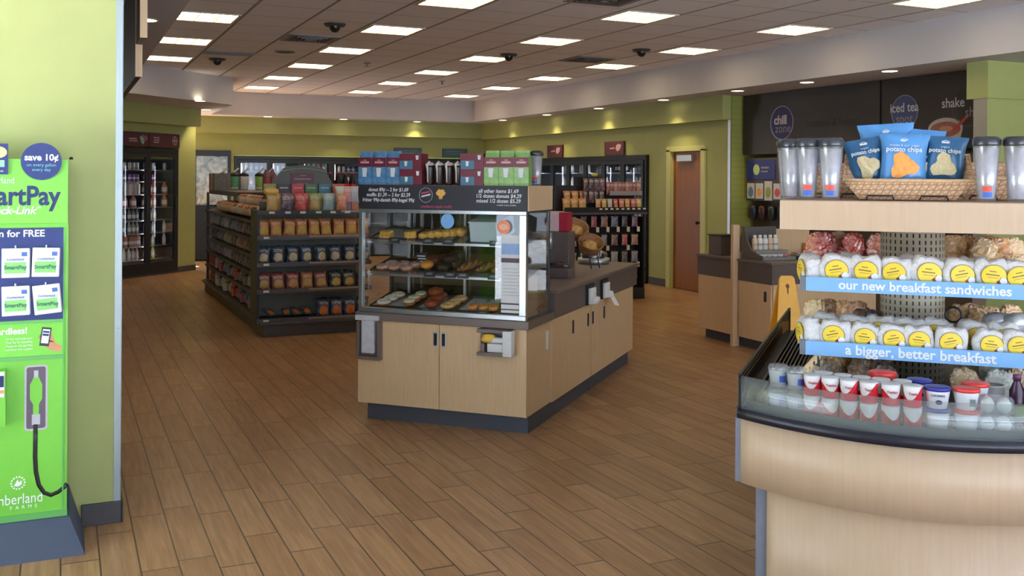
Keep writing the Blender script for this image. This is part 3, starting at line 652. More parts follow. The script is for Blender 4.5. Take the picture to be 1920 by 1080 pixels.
# dispensers on the front
bh = thing('bag_dispenser', 'taupe holder of white bakery bags on the left front of the maple cabinet', 'dispenser', (-3.37, WF, 0.57), I)
part(bh, 'bracket', MB().box(-3.462, -3.278, WF - .05, WF - .001, 0.425, 0.45).box(-3.462, -3.44, WF - .05, WF - .001, 0.45, 0.69).box(-3.30, -3.278, WF - .05, WF - .001, 0.45, 0.69).box(-3.44, -3.30, WF - .012, WF - .001, 0.45, 0.69), TAUPE, bev=0.003)
part(bh, 'bags', MB().box(-3.425, -3.325, WF - .046, WF - .013, 0.47, 0.70).box(-3.468, -3.29, WF - .060, WF - .024, 0.70, 0.735), plain('bag_white', (206, 206, 214), 0.6, var=0.08), bev=0.006)
ds = thing('tissue_dispenser', 'taupe dispenser of white and yellow bakery tissue on the right cabinet door', 'dispenser', (-2.41, WF, 0.6), I)
part(ds, 'bracket', MB().box(-2.535, -2.30, WF - .085, WF - .001, 0.672, 0.695).box(-2.535, -2.30, WF - .085, WF - .001, 0.520, 0.542).box(-2.535, -2.30, WF - .014, WF - .001, 0.542, 0.672).box(-2.51, -2.485, WF - .07, WF - .014, 0.542, 0.60), TAUPE, bev=0.003)
part(ds, 'tissue', MB().box(-2.35, -2.285, WF - .09, WF - .016, 0.522, 0.69).ball((-2.40, WF - .06, 0.625), (.075, .03, .02), 12, 8, p=.7).box(-2.47, -2.34, WF - .06, WF - .018, 0.543, 0.60), WHITE, True, bev=0.008)
part(ds, 'yellow_tissue', MB().ball((-2.455, WF - .06, 0.635), (.05, .035, .03), 14, 8, p=.7, jit=.08, rng=rng), plain('tissue_yellow', (238, 190, 78), 0.6), True)
# coffee counter behind the case: two cabinet units and the worktop
for (w0, w1, lab, hs) in ((6.662, 7.652, 'pale maple counter cabinet next to the pastry case', (7.16, 7.563)), (7.66, 9.06, 'pale maple counter cabinet at the far end of the island', (7.70, 8.04))):
    c_ = thing('counter_cabinet', lab, 'cabinet', (-2.8, (w0 + w1) / 2, 0), I, 'maple counter cabinets of the coffee island')
    part(c_, 'body', MB().box(-3.44, -2.216, w0, w1, 0.112, 0.70), MAPLE)
    part(c_, 'kick', MB().box(-3.40, -2.216, w0, w1 - 0.12 * (w1 > 9), 0, 0.111), KICK)
    m_ = (w0 + w1) / 2 if w1 < 8 else 8.38
    bnd = (w0 + .0, 7.36, w1 - .004) if w1 < 8 else (w0 + .004, 7.87, w1 - .004)
    if w1 < 8: bnd = (w0, w1 - .004)
    for j in range(len(bnd) - 1):
        d = part(c_, 'door', MB().box(-2.2155, -2.197, bnd[j] + .001, bnd[j + 1] - .002, 0.114, 0.698), MAPLE, bev=0.0015)
        hw = hs[j] if w1 > 8 else hs[1]
        part(d, 'handle', MB().box(-2.198, -2.193, hw - .018, hw + .018, 0.53, 0.63), BLACKM, bev=0.002)
        if w1 < 8: part(d, 'handle', MB().box(-2.198, -2.193, hs[0] - .018, hs[0] + .018, 0.53, 0.63), BLACKM, bev=0.002)
wt = thing('worktop', 'taupe laminate worktop of the coffee island behind the pastry case', 'worktop', (-2.8, 7.95, 0.7), I)
part(wt, 'top', MB().box(-3.47, -2.172, 6.695, 9.20, 0.878, 0.905), TAUPE, bev=0.004)
part(wt, 'apron', MB().box(-3.45, -2.188, 6.70, 9.17, 0.7025, 0.877), TAUPED, bev=0.002)
for i, wv in enumerate((7.56, 7.985)):
    nd = thing('napkin_dispenser', ('black napkin dispenser in the worktop apron, nearer the pastry case', 'black napkin dispenser in the worktop apron, with a napkin hanging out')[i], 'dispenser', (-2.18, wv, 0.77), I, 'napkin dispensers')
    part(nd, 'face_plate', MB().box(-2.188, -2.170, wv - .095, wv + .095, 0.705, 0.862), BLACKM, bev=0.004)
    part(nd, 'napkins', MB().box(-2.172, -2.150, wv - .075, wv + .072, 0.712, 0.835).ball((-2.145, wv + .02, 0.735), (.03, .08, .03), 12, 8, p=.7, jit=.12, rng=rng), WHITE, True, bev=0.01)
    if i: part(nd, 'hanging_napkin', MB().surf(lambda a, b: (-2.15 + .05 * b + .01 * math.sin(a * 7), wv - .01 + .13 * a + .04 * b, 0.76 - .11 * b - .02 * a), 8, 6), WHITE, True)
# goods standing on the price sign
ZT = 1.6465
def gbag(sc=1.0):
    """gusseted coffee bag, origin at the base, front to -y"""
    m = MB()
    def ring(z, hw, hd): return [(-hw, -hd, z), (hw, -hd, z), (hw, hd, z), (-hw, hd, z)]
    lv = [ring(0, .050, .030), ring(.02, .053, .034), ring(.15, .053, .032), ring(.195, .050, .016), ring(.222, .049, .006), ring(.236, .049, .005)]
    v = [p for r in lv for p in r]; f = [(3, 2, 1, 0), (20, 21, 22, 23)]
    for k in range(5):
        for i in range(4): f.append((k * 4 + i, k * 4 + (i + 1) % 4, k * 4 + 4 + (i + 1) % 4, k * 4 + 4 + i))
    return m.add(v, f)
PLUM = plain('plum_print', (104, 26, 48), 0.45)
tb = tint('coffee_bag_film', 0.35, band=None)
gm = gbag().mesh('coffee_bag', tb)
lb = MB().quad(-.0535, .0535, .125, .190, -.0345).quad(-.034, .034, .150, .164, -.0352, 1).quad(-.012, .014, .170, .175, -.0352, 1).mesh('label_band', [PLUM, plain('pale_script_print', (206, 160, 160), 0.5)])
cu_ = MB().add([(x, -.0362, z) for x, z in ((-.016, .055), (.012, .055), (.019, .118), (-.021, .118))], [(0, 1, 2, 3)]).mesh('cup_picture', WHITEL)
def coffee_bag(u, wv, col, lab, grp):
    t = thing('coffee_bag', lab, 'coffee bag', (u, wv, ZT), I, grp)
    child(t, gm, 'bag', color=col); child(t, lb, 'label_band', (0, -.0008, 0)); child(t, cu_, 'cup_picture')
for i, u in enumerate((-3.442, -3.333, -3.225)):
    coffee_bag(u, 6.225 + .005 * i, (62, 122, 168), ('blue coffee bag at the left end of the price sign top', 'blue coffee bag, second from the left on the price sign', 'blue coffee bag standing beside the stacked plum boxes')[i], 'blue coffee bags')
for i, u in enumerate((-2.482, -2.374, -2.266)):
    coffee_bag(u, 6.225, (112, 158, 66), ('leftmost of the three green coffee bags on the price sign', 'middle one of the three green coffee bags on the price sign', 'rightmost of the three green coffee bags on the price sign')[i], 'green coffee bags')
TEAL = plain('pod_box_teal', (64, 112, 138), 0.45)
pb_ = MB().box(-.085, .085, -.055, .055, 0, .108, 0).quad(-.085, .020, .066, .107, -.0555, 0).quad(-.083, .018, .002, .060, -.0555, 1).add([(x, -.056, z) for x, z in ((-.042, .022), (-.026, .022), (-.022, .056), (-.046, .056))], [(0, 1, 2, 3)], 2).add([(x, -.056, z) for x, z in ((.045, .066), (.062, .066), (.066, .096), (.041, .096))], [(0, 1, 2, 3)], 2)
pbm = pb_.mesh('pod_box', [PLUM, TEAL, WHITEL])
for nm, u, k, lab in (('a', -3.082, 0, 'lower plum and teal pod box beside the blue coffee bags'), ('b', -3.086, 1, 'upper plum and teal pod box beside the blue coffee bags'), ('c', -2.622, 0, 'lower plum and teal pod box beside the green coffee bags'), ('d', -2.622, 1, 'upper plum and teal pod box beside the green coffee bags')):
    put(pbm, 'pod_box', lab, 'box', (u, 6.245, ZT + k * 0.109), I, (0, 0, 0), 'coffee pod boxes')
MUGD = plain('mug_brown', (44, 28, 26), 0.3)
for i, u in enumerate((-2.958, -2.886, -2.814, -2.743)):
    t = thing('gift_mug', '%s of the four dark brown mugs with pale straps between the pod boxes' % NTH[i], 'mug', (u, 6.24, ZT), I, 'dark gift mugs')
    part(t, 'cup', MB().lathe([(.030, 0), (.034, .01), (.036, .12), (.037, .135), (.030, .136)], 18, (u, 6.24, ZT)), MUGD, True)
    part(t, 'lid', MB().ball((u, 6.24, ZT + .140), (.036, .036, .020), 14, 6, jit=.06, rng=rng), plain('clear_wrap', (176, 164, 158), 0.25), True)
    part(t, 'strap', MB().tube([(u + .002, 6.20, ZT + .02), (u, 6.201, ZT + .10), (u - .006, 6.202, ZT + .14), (u + .01, 6.215, ZT + .163)], [.005, .006, .010, .009], 6), plain('strap_white', (206, 200, 196), 0.5), True)
t = thing('tumbler', 'clear plastic tumbler with a dark lid at the right end of the price sign', 'tumbler', (-2.265, 6.49, ZT), I)
TUM = glass('tumbler_plastic', (0.93, 0.93, 0.97, 1), refl=0.10, rough=0.08, haze=0.10)
def tumbler_parts(t, u, wv, z, sticker=1):
    part(t, 'body', MB().lathe([(.029, 0), (.033, .004), (.046, .205), (.047, .21)], 24, (u, wv, z)), TUM, True)
    part(t, 'inner_cup', MB().lathe([(.026, .012), (.028, .014), (.041, .20)], 24, (u, wv, z)), plain('silver_liner', (232, 232, 238), 0.16, 0.35, var=0.16, scale=26, bump=0.5), True)
    part(t, 'lid', MB().lathe([(.0485, .208), (.050, .212), (.050, .230), (.046, .236), (.040, .242), (.0, .243)], 24, (u, wv, z)), plain('smoke_lid', (52, 54, 62), 0.25), True)
    if sticker:
        s_ = MB()
        for k, (z0, z1) in enumerate(((.040, .058), (.018, .036))):
            def fn(a, b, z0=z0, z1=z1):
                zz = z0 + (z1 - z0) * b; r = .0325 + (zz - .004) * .0647 + .0008; an = -PI / 2 + (a - .5) * 0.95 - 0.0
                return (u + r * math.cos(an), wv + r * math.sin(an), z + zz)
            s_.surf(fn, 6, 1, k)
        part(t, 'sticker', s_, [plain('sticker_red', (222, 74, 58), 0.5), plain('sticker_cobalt', (54, 96, 190), 0.5)], label='red and blue sticker')
tumbler_parts(t, -2.265, 6.49, ZT)
t = thing('snack_pouch', 'dark red pouch standing between the green coffee bags and the tumbler', 'pouch', (-2.315, 6.40, ZT), I)
part(t, 'pouch', MB().ball((-2.315, 6.40, ZT + .075), (.03, .03, .076), 12, 8, p=.6, jit=.05, rng=rng), plain('dark_red_film', (120, 40, 46), 0.35), True)
# ------------------------------------------------------------------ pastries inside the case
def U(x, wv): return -3.404 + (x - 700) * 0.00407 - (wv - 6.25) * 0.54
PAPER = plain('tray_paper', (186, 194, 200), 0.6, var=0.05)
DOUGH = plain('dough_brown', (170, 108, 52), 0.55, var=0.2, scale=60, bump=0.3)
def tray(u, wv, z, lab, hw=.13, hd=.165, paper=True):
    t = thing('pastry_tray', lab, 'tray', (u, wv, z), I, 'wire pastry trays in the case')
    f = MB().box(u - hw, u + hw, wv - hd, wv + hd, z + .0005, z + .003)
    for (a, b, c, d) in ((-hw, hw, -hd, -hd + .004), (-hw, hw, hd - .004, hd), (-hw, -hw + .004, -hd, hd), (hw - .004, hw, -hd, hd)): f.box(u + a, u + b, wv + c, wv + d, z + .003, z + .016)
    part(t, 'pan', f, plain('tray_dark', (76, 72, 68), 0.35, 0.4))
    if paper: part(t, 'paper', MB().surf(lambda a, b: (u - hw + .008 + (2 * hw - .016) * a, wv - hd + .008 + (2 * hd - .016) * b, z + .0045 + .002 * math.sin(a * 9) * math.cos(b * 7)), 10, 8), PAPER, True)
    return z + .0075
z3 = SZ[2] + .002; z2 = SZ[1] + .002; z1 = .7685
h3 = tray(U(748, 6.43), 6.43, z3, 'paper lined tray with two flaky squares on the top case shelf', .15, .155)
tray(U(838, 6.43), 6.43, z3, 'tray with the row of flaky pastries on the top case shelf', .145, .155)
h2 = tray(U(748, 6.43), 6.43, z2, 'tray of chocolate donuts on the middle case shelf', .14, .155, False)
tray(U(835, 6.43), 6.43, z2, 'tray of a muffin and dark brownies on the middle case shelf', .125, .155, False)
tray(U(907, 6.43), 6.43, z2, 'tray of cinnamon twists on the middle case shelf', .13, .155, False)
h1 = tray(U(750, 6.41), 6.41, z1, 'paper lined tray of white donuts on the case floor', .15, .155)
tray(U(835, 6.41), 6.41, z1, 'tray of red brown and glazed donuts on the case floor', .135, .155)
tray(U(910, 6.41), 6.41, z1, 'tray of small orange pastries on the case floor', .13, .155)
def donut(x, wv, z, ic, lab, grp, r=.031, tube_=.0185, dz=0, tilt=(0, 0)):
    t = thing('donut', lab, 'donut', (U(x, wv), wv, z + dz), I, grp); u = U(x, wv); zc = z + dz + tube_ * .9
    part(t, 'dough', MB().torus((u, wv, zc), r, tube_, 20, 10, 0, .85), DOUGH, True)
    part(t, 'icing', MB().torus((u, wv, zc + .003), r, tube_ * .98, 20, 10, 0, .85), ic, True)
    t.rotation_euler[0] = tilt[0]; t.rotation_euler[1] = tilt[1]
ICH = plain('nut_icing', (196, 160, 148), 0.6, var=0.35, scale=90, bump=0.6)
for i, (x, wv, dz) in enumerate(((720, 6.31, 0), (743, 6.31, 0), (766, 6.31, 0), (738, 6.40, 0), (761, 6.40, 0), (783, 6.39, 0.0))):
    donut(x, wv, h2, ICH, 'nut topped chocolate donut, %s in the %s row on the middle shelf' % (('left', 'centre', 'right')[i % 3], ('front', 'back')[i // 3]), 'chocolate donuts on the middle shelf', dz=dz)
IW = plain('white_icing', (226, 222, 206), 0.5, var=0.12, scale=70)
for i, (x, wv, dz) in enumerate(((722, 6.30, 0), (736, 6.385, 0), (751, 6.47, 0.0))):
    donut(x, wv, h1, IW, 'white iced ring donut, %s on the left floor tray' % ('nearest the glass', 'middle one', 'farthest back')[i], 'white iced donuts', .033, .02)
IC = plain('cream_icing', (232, 232, 196), 0.45, var=0.05)
for i, (x, wv) in enumerate(((772, 6.31), (783, 6.40), (797, 6.49))):
    u = U(x, wv); t = thing('filled_donut', 'round cream topped donut, %s on the case floor' % ('nearest the glass', 'in the middle of the row', 'at the back of the row')[i], 'donut', (u, wv, h1), I, 'cream topped donuts')
    part(t, 'dough', MB().ball((u, wv, h1 + .023), (.046, .046, .023), 18, 9, p=.9), DOUGH, True)
    part(t, 'icing', MB().ball((u, wv, h1 + .036), (.042, .042, .014), 18, 8, p=.9), IC, True)
RB = plain('red_brown_glaze', (150, 66, 36), 0.4, var=0.25, scale=60, bump=0.4)
for i, (x, wv, dz) in enumerate(((815, 6.31, 0), (824, 6.40, 0), (833, 6.49, 0), (824, 6.44, .045))):
    u = U(x, wv); t = thing('fritter', 'red brown glazed fritter, %s of the pile on the case floor' % ('nearest the glass', 'middle', 'farthest back', 'topmost')[i], 'fritter', (u, wv, h1 + dz), I, 'red brown fritters')
    part(t, 'fritter', MB().ball((u, wv, h1 + dz + .026), (.052, .05, .026), 16, 9, p=.8, jit=.09, rng=rng), RB, True)
GL = plain('sugar_glaze', (216, 178, 122), 0.35, var=0.2, scale=50)
for i, (x, wv, dz) in enumerate(((845, 6.30, 0), (857, 6.37, .0), (872, 6.46, .0))):
    donut(x, wv, h1, GL, 'pale glazed ring donut, %s right of the red brown fritters' % ('nearest the glass', 'middle one', 'farthest back')[i], 'pale glazed donuts', .034, .02, dz)
OR = plain('orange_glaze', (206, 130, 62), 0.4, var=0.25, scale=60, bump=0.3)
for i, x in enumerate((893, 912, 930)):
    u = U(x, 6.31); t = thing('small_pastry', 'small orange brown pastry, %s of three at the right of the case floor' % NTH[i], 'pastry', (u, 6.31, h1), I, 'small orange pastries')
    part(t, 'crust', MB().ball((u, 6.31, h1 + .02), (.036, .045, .02), 16, 8, p=.8, jit=.06, rng=rng), OR, True)
FL = plain('flaky_pastry', (216, 170, 84), 0.55, var=0.28, scale=80, bump=0.5)
for i, (x, wv, a) in enumerate(((727, 6.315, .0), (773, 6.335, .5))):
    u = U(x, wv); m = MB()
    for k in range(4): m.ball((0, 0, .006 + k * .011), (.05 - .002 * k, .048 - .003 * k, .008), 14, 6, p=.45, jit=.03, rng=rng)
    m.xf(Matrix.Translation((u, wv, h3)) @ Matrix.Rotation(a, 4, 'Z'))
    t = thing('flaky_square', ('flaky pastry square at the left end of the top case shelf', 'flaky pastry square turned at an angle on the top case shelf')[i], 'pastry', (u, wv, h3), I, 'flaky squares'); part(t, 'layers', m, FL, True)
for i in range(6):
    x, wv = 800 + i * 14.5, 6.315 + i * .018; u = U(x, wv)
    t = thing('crumb_pastry', 'golden crumb pastry, %s from the left in the top shelf row' % NTH[i], 'pastry', (u, wv, h3), I, 'crumb pastries in a row')
    part(t, 'crumb', MB().ball((u, wv, h3 + .022 + .002 * i), (.034, .05, .024 + .002 * i), 14, 8, p=.75, jit=.12, rng=rng), FL, True)
t = thing('bakery_box', 'pale blue white bakery box on the top case shelf', 'box', (-2.60, 6.42, z3), I)
part(t, 'carton', MB().box(-2.665, -2.45, 6.27, 6.57, z3 + .003, z3 + .135), plain('carton_pale_blue', (196, 214, 220), 0.5, var=0.03), bev=0.003)
part(t, 'lid_flap', MB().box(-2.67, -2.445, 6.262, 6.575, z3 + .136, z3 + .146), plain('carton_lid', (206, 222, 226), 0.5), bev=0.002)
t = thing('bakery_box_tray', 'wire rack tray under the pale bakery box', 'tray', (-2.56, 6.42, z3), I, 'wire pastry trays in the case')
part(t, 'pan', MB().box(-2.70, -2.42, 6.255, 6.58, z3 + .0003, z3 + .0027), MATS['tray_dark'])
u = U(806, 6.31); t = thing('muffin', 'orange topped muffin on the middle case shelf', 'muffin', (u, 6.31, h2), I)
part(t, 'paper_cup', MB().lathe([(.026, 0), (.036, .034)], 20, (u, 6.31, h2)), plain('muffin_paper', (70, 44, 30), 0.7), True)
part(t, 'top', MB().ball((u, 6.31, h2 + .046), (.046, .046, .030), 18, 9, jit=.03, rng=rng), plain('muffin_top', (206, 138, 52), 0.55, var=0.2, scale=70, bump=0.4), True)
u = U(820, 6.42); t = thing('muffin', 'dark reddish muffin behind the orange one on the middle case shelf', 'muffin', (u, 6.42, h2), I)
part(t, 'paper_cup', MB().lathe([(.026, 0), (.036, .034)], 20, (u, 6.42, h2)), MATS['muffin_paper'], True)
part(t, 'top', MB().ball((u, 6.42, h2 + .046), (.046, .046, .030), 18, 9, jit=.03, rng=rng), plain('muffin_top_dark', (104, 52, 32), 0.55, var=0.2, scale=70, bump=0.4), True)
BR = plain('brownie', (38, 24, 20), 0.6, var=0.3, scale=60, bump=0.5)
for i, (x, wv, dz) in enumerate(((838, 6.33, 0), (856, 6.42, 0), (868, 6.50, 0), (852, 6.39, .05), (866, 6.47, .05))):
    u = U(x, wv); t = thing('brownie', 'dark chocolate brownie, %s on the middle case shelf' % ('nearest the glass', 'middle of the lower row', 'back of the lower row', 'upper front one', 'upper back one')[i], 'brownie', (u, wv, h2 + dz), I, 'dark brownies')
    part(t, 'cake', MB().ball((u, wv, h2 + dz + .026), (.046, .05, .026), 14, 8, p=.45, jit=.03, rng=rng), BR, True)
TW = plain('cinnamon_twist', (150, 98, 44), 0.5, var=0.4, scale=60, bump=0.5)
for i, (x, wv) in enumerate(((866, 6.30), (902, 6.31), (930, 6.31))):
    m = MB(); u = U(x, wv)
    for ph in (0, PI): m.tube([(u + k * .006 + .014 * math.cos(k * .8 + ph), wv + k * .017, h2 + .024 + .012 * math.sin(k * .8 + ph)) for k in range(13)], .014, 8)
    t = thing('cinnamon_twist', 'long cinnamon twist, %s of three on the middle case shelf' % NTH[i], 'pastry', (u, wv, h2), I, 'cinnamon twists'); part(t, 'twist', m, TW, True)
u = U(795, 6.43); t = thing('sign_card', 'small white lettered card behind the muffins in the case', 'card', (u, 6.45, z2), I)
part(t, 'card', MB().box(u - .045, u + .045, 6.45, 6.453, h2, h2 + .09), CH)
part(t, 'strokes', MB().quad(u - .035, u + .03, h2 + .062, h2 + .070, 6.449).quad(u - .03, u + .035, h2 + .042, h2 + .050, 6.449).quad(u - .015, u + .015, h2 + .022, h2 + .030, 6.449), WHITEL)
# the shelves slope towards the glass: lean everything on them with the slope
SLOPED = ('pastry_tray', 'donut', 'filled_donut', 'fritter', 'small_pastry', 'flaky_square', 'crumb_pastry', 'bakery_box', 'bakery_box_tray', 'muffin', 'brownie', 'cinnamon_twist', 'sign_card')
for o in list(COL.objects):
    if o.parent is None and o.name.split('.')[0] in SLOPED and o.type == 'EMPTY':
        o.rotation_euler[0] += .188; o.location.z += .19 * (ORG[o.name][1] - 6.225)
k = 0
for z, xs in ((SZ[2], (742, 805, 842, 928)), (SZ[1], (808, 846, 870, 925)), (.768, (800, 826, 905))):
    for x in xs:
        u = U(x, 6.21) + .0; k += 1
        sh_ = {SZ[2]: 'top', SZ[1]: 'middle'}.get(z, 'bottom')
        t = thing('price_tag', 'black price tag, %s from the left on the %s case shelf' % (NTH[xs.index(x)], sh_), 'price tag', (u, 6.21, z), I, 'black price tags in the case')
        part(t, 'tag', MB().box(u - .042, u + .042, 6.206, 6.209, z + .002 + (.008 if z < .8 else -.008), z + .030), plain('tag_navy', (34, 38, 58), 0.5))
        part(t, 'chalk_line', MB().quad(u - .026, u + .022, z + .012, z + .016, 6.2055).quad(u - .018, u + .026, z + .020, z + .023, 6.2055), plain('chalk_grey', (150, 150, 156), 0.7))
# ------------------------------------------------------------------ goods on the coffee counter
ZC = .9055
du_, dw_ = 0.050, 0.585
t = thing('cup_caddy', 'taupe counter caddy with white cup tubes beyond the pastry case', 'caddy', (-2.60 + du_, 7.05 + dw_, ZC), I)
part(t, 'bin', MB().box(-2.75 + du_, -2.40 + du_, 6.93 + dw_, 7.09 + dw_, ZC, ZC + .075).box(-2.75 + du_, -2.45 + du_, 7.10 + dw_, 7.28 + dw_, ZC, ZC + .36), TAUPED, bev=.004)
for q in (-2.68, -2.60):
    part(t, 'tube', MB().lathe([(.020, 0), (.020, .135)], 14, (q + du_, 7.075 + dw_, ZC + .215)), STEEL, True)
t = thing('creamer_packets', 'loose dark and silver packets heaped in the taupe caddy bin', 'packets', (-2.55 + du_, 7.0 + dw_, ZC + .076), I)
m = MB()
for i in range(26):
    M = Matrix.Translation((-2.72 + du_ + rng.random() * .30, 6.955 + dw_ + rng.random() * .11, ZC + .088 + rng.random() * .02)) @ Matrix.Rotation(rng.random() * 6, 4, 'Z') @ Matrix.Rotation(rng.uniform(-.6, .6), 4, 'X')
    b_ = MB().box(-.02, .02, -.012, .012, 0, .006).xf(M); m.add(b_.v, b_.f, i % 3)
part(t, 'packets', m, [plain('packet_silver', (170, 170, 178), 0.35, 0.3), BLACKM, plain('packet_brown', (90, 60, 44), 0.5)], kind='stuff'); t['kind'] = 'stuff'
t = thing('straw_box', 'white and red straw box standing on the taupe caddy', 'box', (-2.60 + du_, 7.19 + dw_, ZC + .3605), I)
part(t, 'carton', MB().box(-2.73 + du_, -2.54 + du_, 7.12 + dw_, 7.26 + dw_, ZC + .3605, ZC + .52), plain('carton_pinkish', (220, 190, 190), 0.5), bev=.003)
part(t, 'red_side', MB().box(-2.5395 + du_, -2.47 + du_, 7.12 + dw_, 7.26 + dw_, ZC + .362, ZC + .515), plain('carton_red', (170, 36, 56), 0.45))
WK = plain('wicker', (150, 102, 58), 0.6, var=0.35, scale=70, bump=0.6)
def basket(u, wv, z, lab, tiltv):
    t = thing('tilted_basket', lab, 'basket', (u, wv, z), I, 'tilted wicker baskets on the coffee counter')
    m = MB().lathe([(.085, 0), (.115, .10), (.122, .105), (.108, .10), (.078, .008)], 22, (0, 0, 0))
    for k in range(4): m.torus((0, 0, .015 + k * .026), .089 + k * .0085, .005, 22, 5)
    m.xf(Matrix.Translation((u, wv, z)) @ Matrix.Rotation(tiltv, 4, 'X') @ Matrix.Rotation(.35, 4, 'Y')); part(t, 'weave', m, WK, True)
    part(t, 'contents', MB().ball((0, 0, .055), (.075, .075, .03), 14, 7, jit=.15, rng=rng).xf(Matrix.Translation((u, wv, z)) @ Matrix.Rotation(tiltv, 4, 'X') @ Matrix.Rotation(.35, 4, 'Y')), plain('tan_packets', (196, 150, 84), 0.5, var=.3), True)
rk = thing('basket_stand', 'dark wire stand holding two tilted wicker baskets on the coffee counter', 'stand', (-2.600, 8.450, ZC), I)
part(rk, 'wire', MB().tube([(-2.740, 8.600, ZC + .004), (-2.740, 8.560, ZC + .34), (-2.580, 8.420, ZC + .30), (-2.440, 8.380, ZC + .16), (-2.400, 8.360, ZC + .004)], .006, 6).tube([(-2.700, 8.720, ZC + .004), (-2.700, 8.680, ZC + .34), (-2.540, 8.540, ZC + .30), (-2.400, 8.500, ZC + .16), (-2.360, 8.480, ZC + .004)], .006, 6), DARKGREY, True)
basket(-2.615, 8.520, ZC + .285, 'upper tilted wicker basket on the counter stand', .5)
basket(-2.455, 8.460, ZC + .155, 'lower tilted wicker basket on the counter stand', .5)
t = thing('lid_rack', 'round steel rack of dark and silver lids at the far end of the counter', 'rack', (-2.55, 8.96, ZC), I)
part(t, 'rack', MB().lathe([(.14, 0), (.15, .012), (.15, .05), (.14, .052)], 26, (-2.55, 8.96, ZC)), STEEL, True)
m = MB()
for i in range(22):
    a = rng.random() * 6.28; r = .10 * math.sqrt(rng.random()); m.lathe([(.04, 0), (.043, .006), (.036, .012)], 12, (0, 0, 0), i % 2)
    n_ = len(m.v) - 36; M = Matrix.Translation((-2.55 + r * math.cos(a), 8.96 + r * math.sin(a), ZC + .065 + (.12 - r) * .9 * rng.random())) @ Matrix.Rotation(rng.uniform(-1.1, 1.1), 4, 'X') @ Matrix.Rotation(rng.uniform(-.8, .8), 4, 'Y')
    m.v[n_:] = [tuple(M @ Vector(p)) for p in m.v[n_:]]
part(t, 'lids', m, [plain('lid_dark', (48, 44, 46), 0.3), plain('lid_silver', (176, 172, 172), 0.25, 0.5)], True, kind='stuff')
# ------------------------------------------------------------------ open island cooler at the right (frame I)
def arc(u): return 3.76 - .21 * (1 - ((u - .087) / .597) ** 2)
FU0, FU1, FW1 = -.51, .684, 5.82
FZ = thing('island_cooler', 'curved maple open top island cooler filled with snacks and yogurt', 'cooler', (.087, 4.75, 0), I)
NS = 36
def strip(off, z0, z1, m=MB, th=.02, u0=FU0, u1=FU1, inset=0.0):
    us = [u0 + (u1 - u0) * i / NS for i in range(NS + 1)]
    poly = [(u, arc(u) + off) for u in us] + [(u, arc(u) + off + th) for u in reversed(us)]
    return MB().prism(poly, z0, z1)
def full(off, z0, z1, u0=FU0, u1=FU1, w1=FW1):
    us = [u0 + (u1 - u0) * i / NS for i in range(NS + 1)]
    return MB().prism([(u, arc(u) + off) for u in us] + [(u1, w1), (u0, w1)], z0, z1)
part(FZ, 'lower_panel', full(.06, 0.0, .572, FU0 + .108, FU1 - .108, FW1 - .06), MAPLE_X, True)
part(FZ, 'lower_edge_strip', MB().box(FU0 + .067, FU0 + .1075, arc(FU0 + .08) + .058, FW1 - .06, 0, .572), plain('blue_grey_edge', (112, 116, 132), 0.5), label='blue grey edge strip')
part(FZ, 'upper_panel', full(0.0, .573, .812, FU0 + .012, FU1 - .012), MAPLE_X, True)
part(FZ, 'upper_edge_strip', MB().box(FU0 - .008, FU0 + .0115, arc(FU0) - .004, FW1, .575, .81), MATS['blue_grey_edge'], label='blue grey edge strip')
part(FZ, 'bumper', strip(-.014, .813, .846, th=.05), plain('navy_bumper', (28, 30, 44), 0.35), True, label='dark navy curved bumper')
part(FZ, 'side_bumper', MB().box(FU0 - .012, FU0 + .03, arc(FU0) + .03, FW1, .813, .846).box(FU1 - .03, FU1 + .012, arc(FU1) + .03, FW1, .813, .846), MATS['navy_bumper'], bev=.006)
part(FZ, 'tub', full(.03, .8125, .83, FU0 + .03, FU1 - .03, FW1 - .03), plain('cooler_liner', (60, 62, 62), 0.45))
part(FZ, 'front_lip', strip(.04, .831, .872, th=.012, u0=FU0 + .03, u1=FU1 - .03), plain('lip_grey', (86, 92, 92), 0.5), True)
part(FZ, 'front_screen', strip(.008, .8465, .968, th=.006, u0=FU0 + .012, u1=FU1 - .012), HAZE, True, label='curved clear front screen')
for nm, u in (('left', FU0), ('right', FU1 - .012)):
    p_ = part(FZ, 'end_screen', MB().box(u + .003, u + .009, arc(FU0) + .03, FW1 - .03, .8465, .962), glass('smoked_end', (.30, .30, .30, 1), refl=.10), label='%s smoked end screen' % nm)
    part(p_, 'end_rail', MB().box(u, u + .012, arc(FU0) + .002, FW1, .9625, .974).box(u, u + .012, arc(FU0) + .0, arc(FU0) + .03, .8465, .962).box(u - .0, u + .012, FW1 - .03, FW1, .8465, .962), BLACK, bev=.002)
gr = MB()
for i in range(9): gr.box(FU0 + .045 + i * .0155, FU0 + .052 + i * .0155, arc(FU0) + .10, FW1 - .06, .831, .876 - i * .004)
part(FZ, 'air_grille', gr, BLACK, label='black slotted air grille')
part(FZ, 'shelf_floor', MB().box(-.30, .52, 3.66, FW1 - .1, .8305, .852), plain('deck_grey', (92, 92, 90), 0.5))
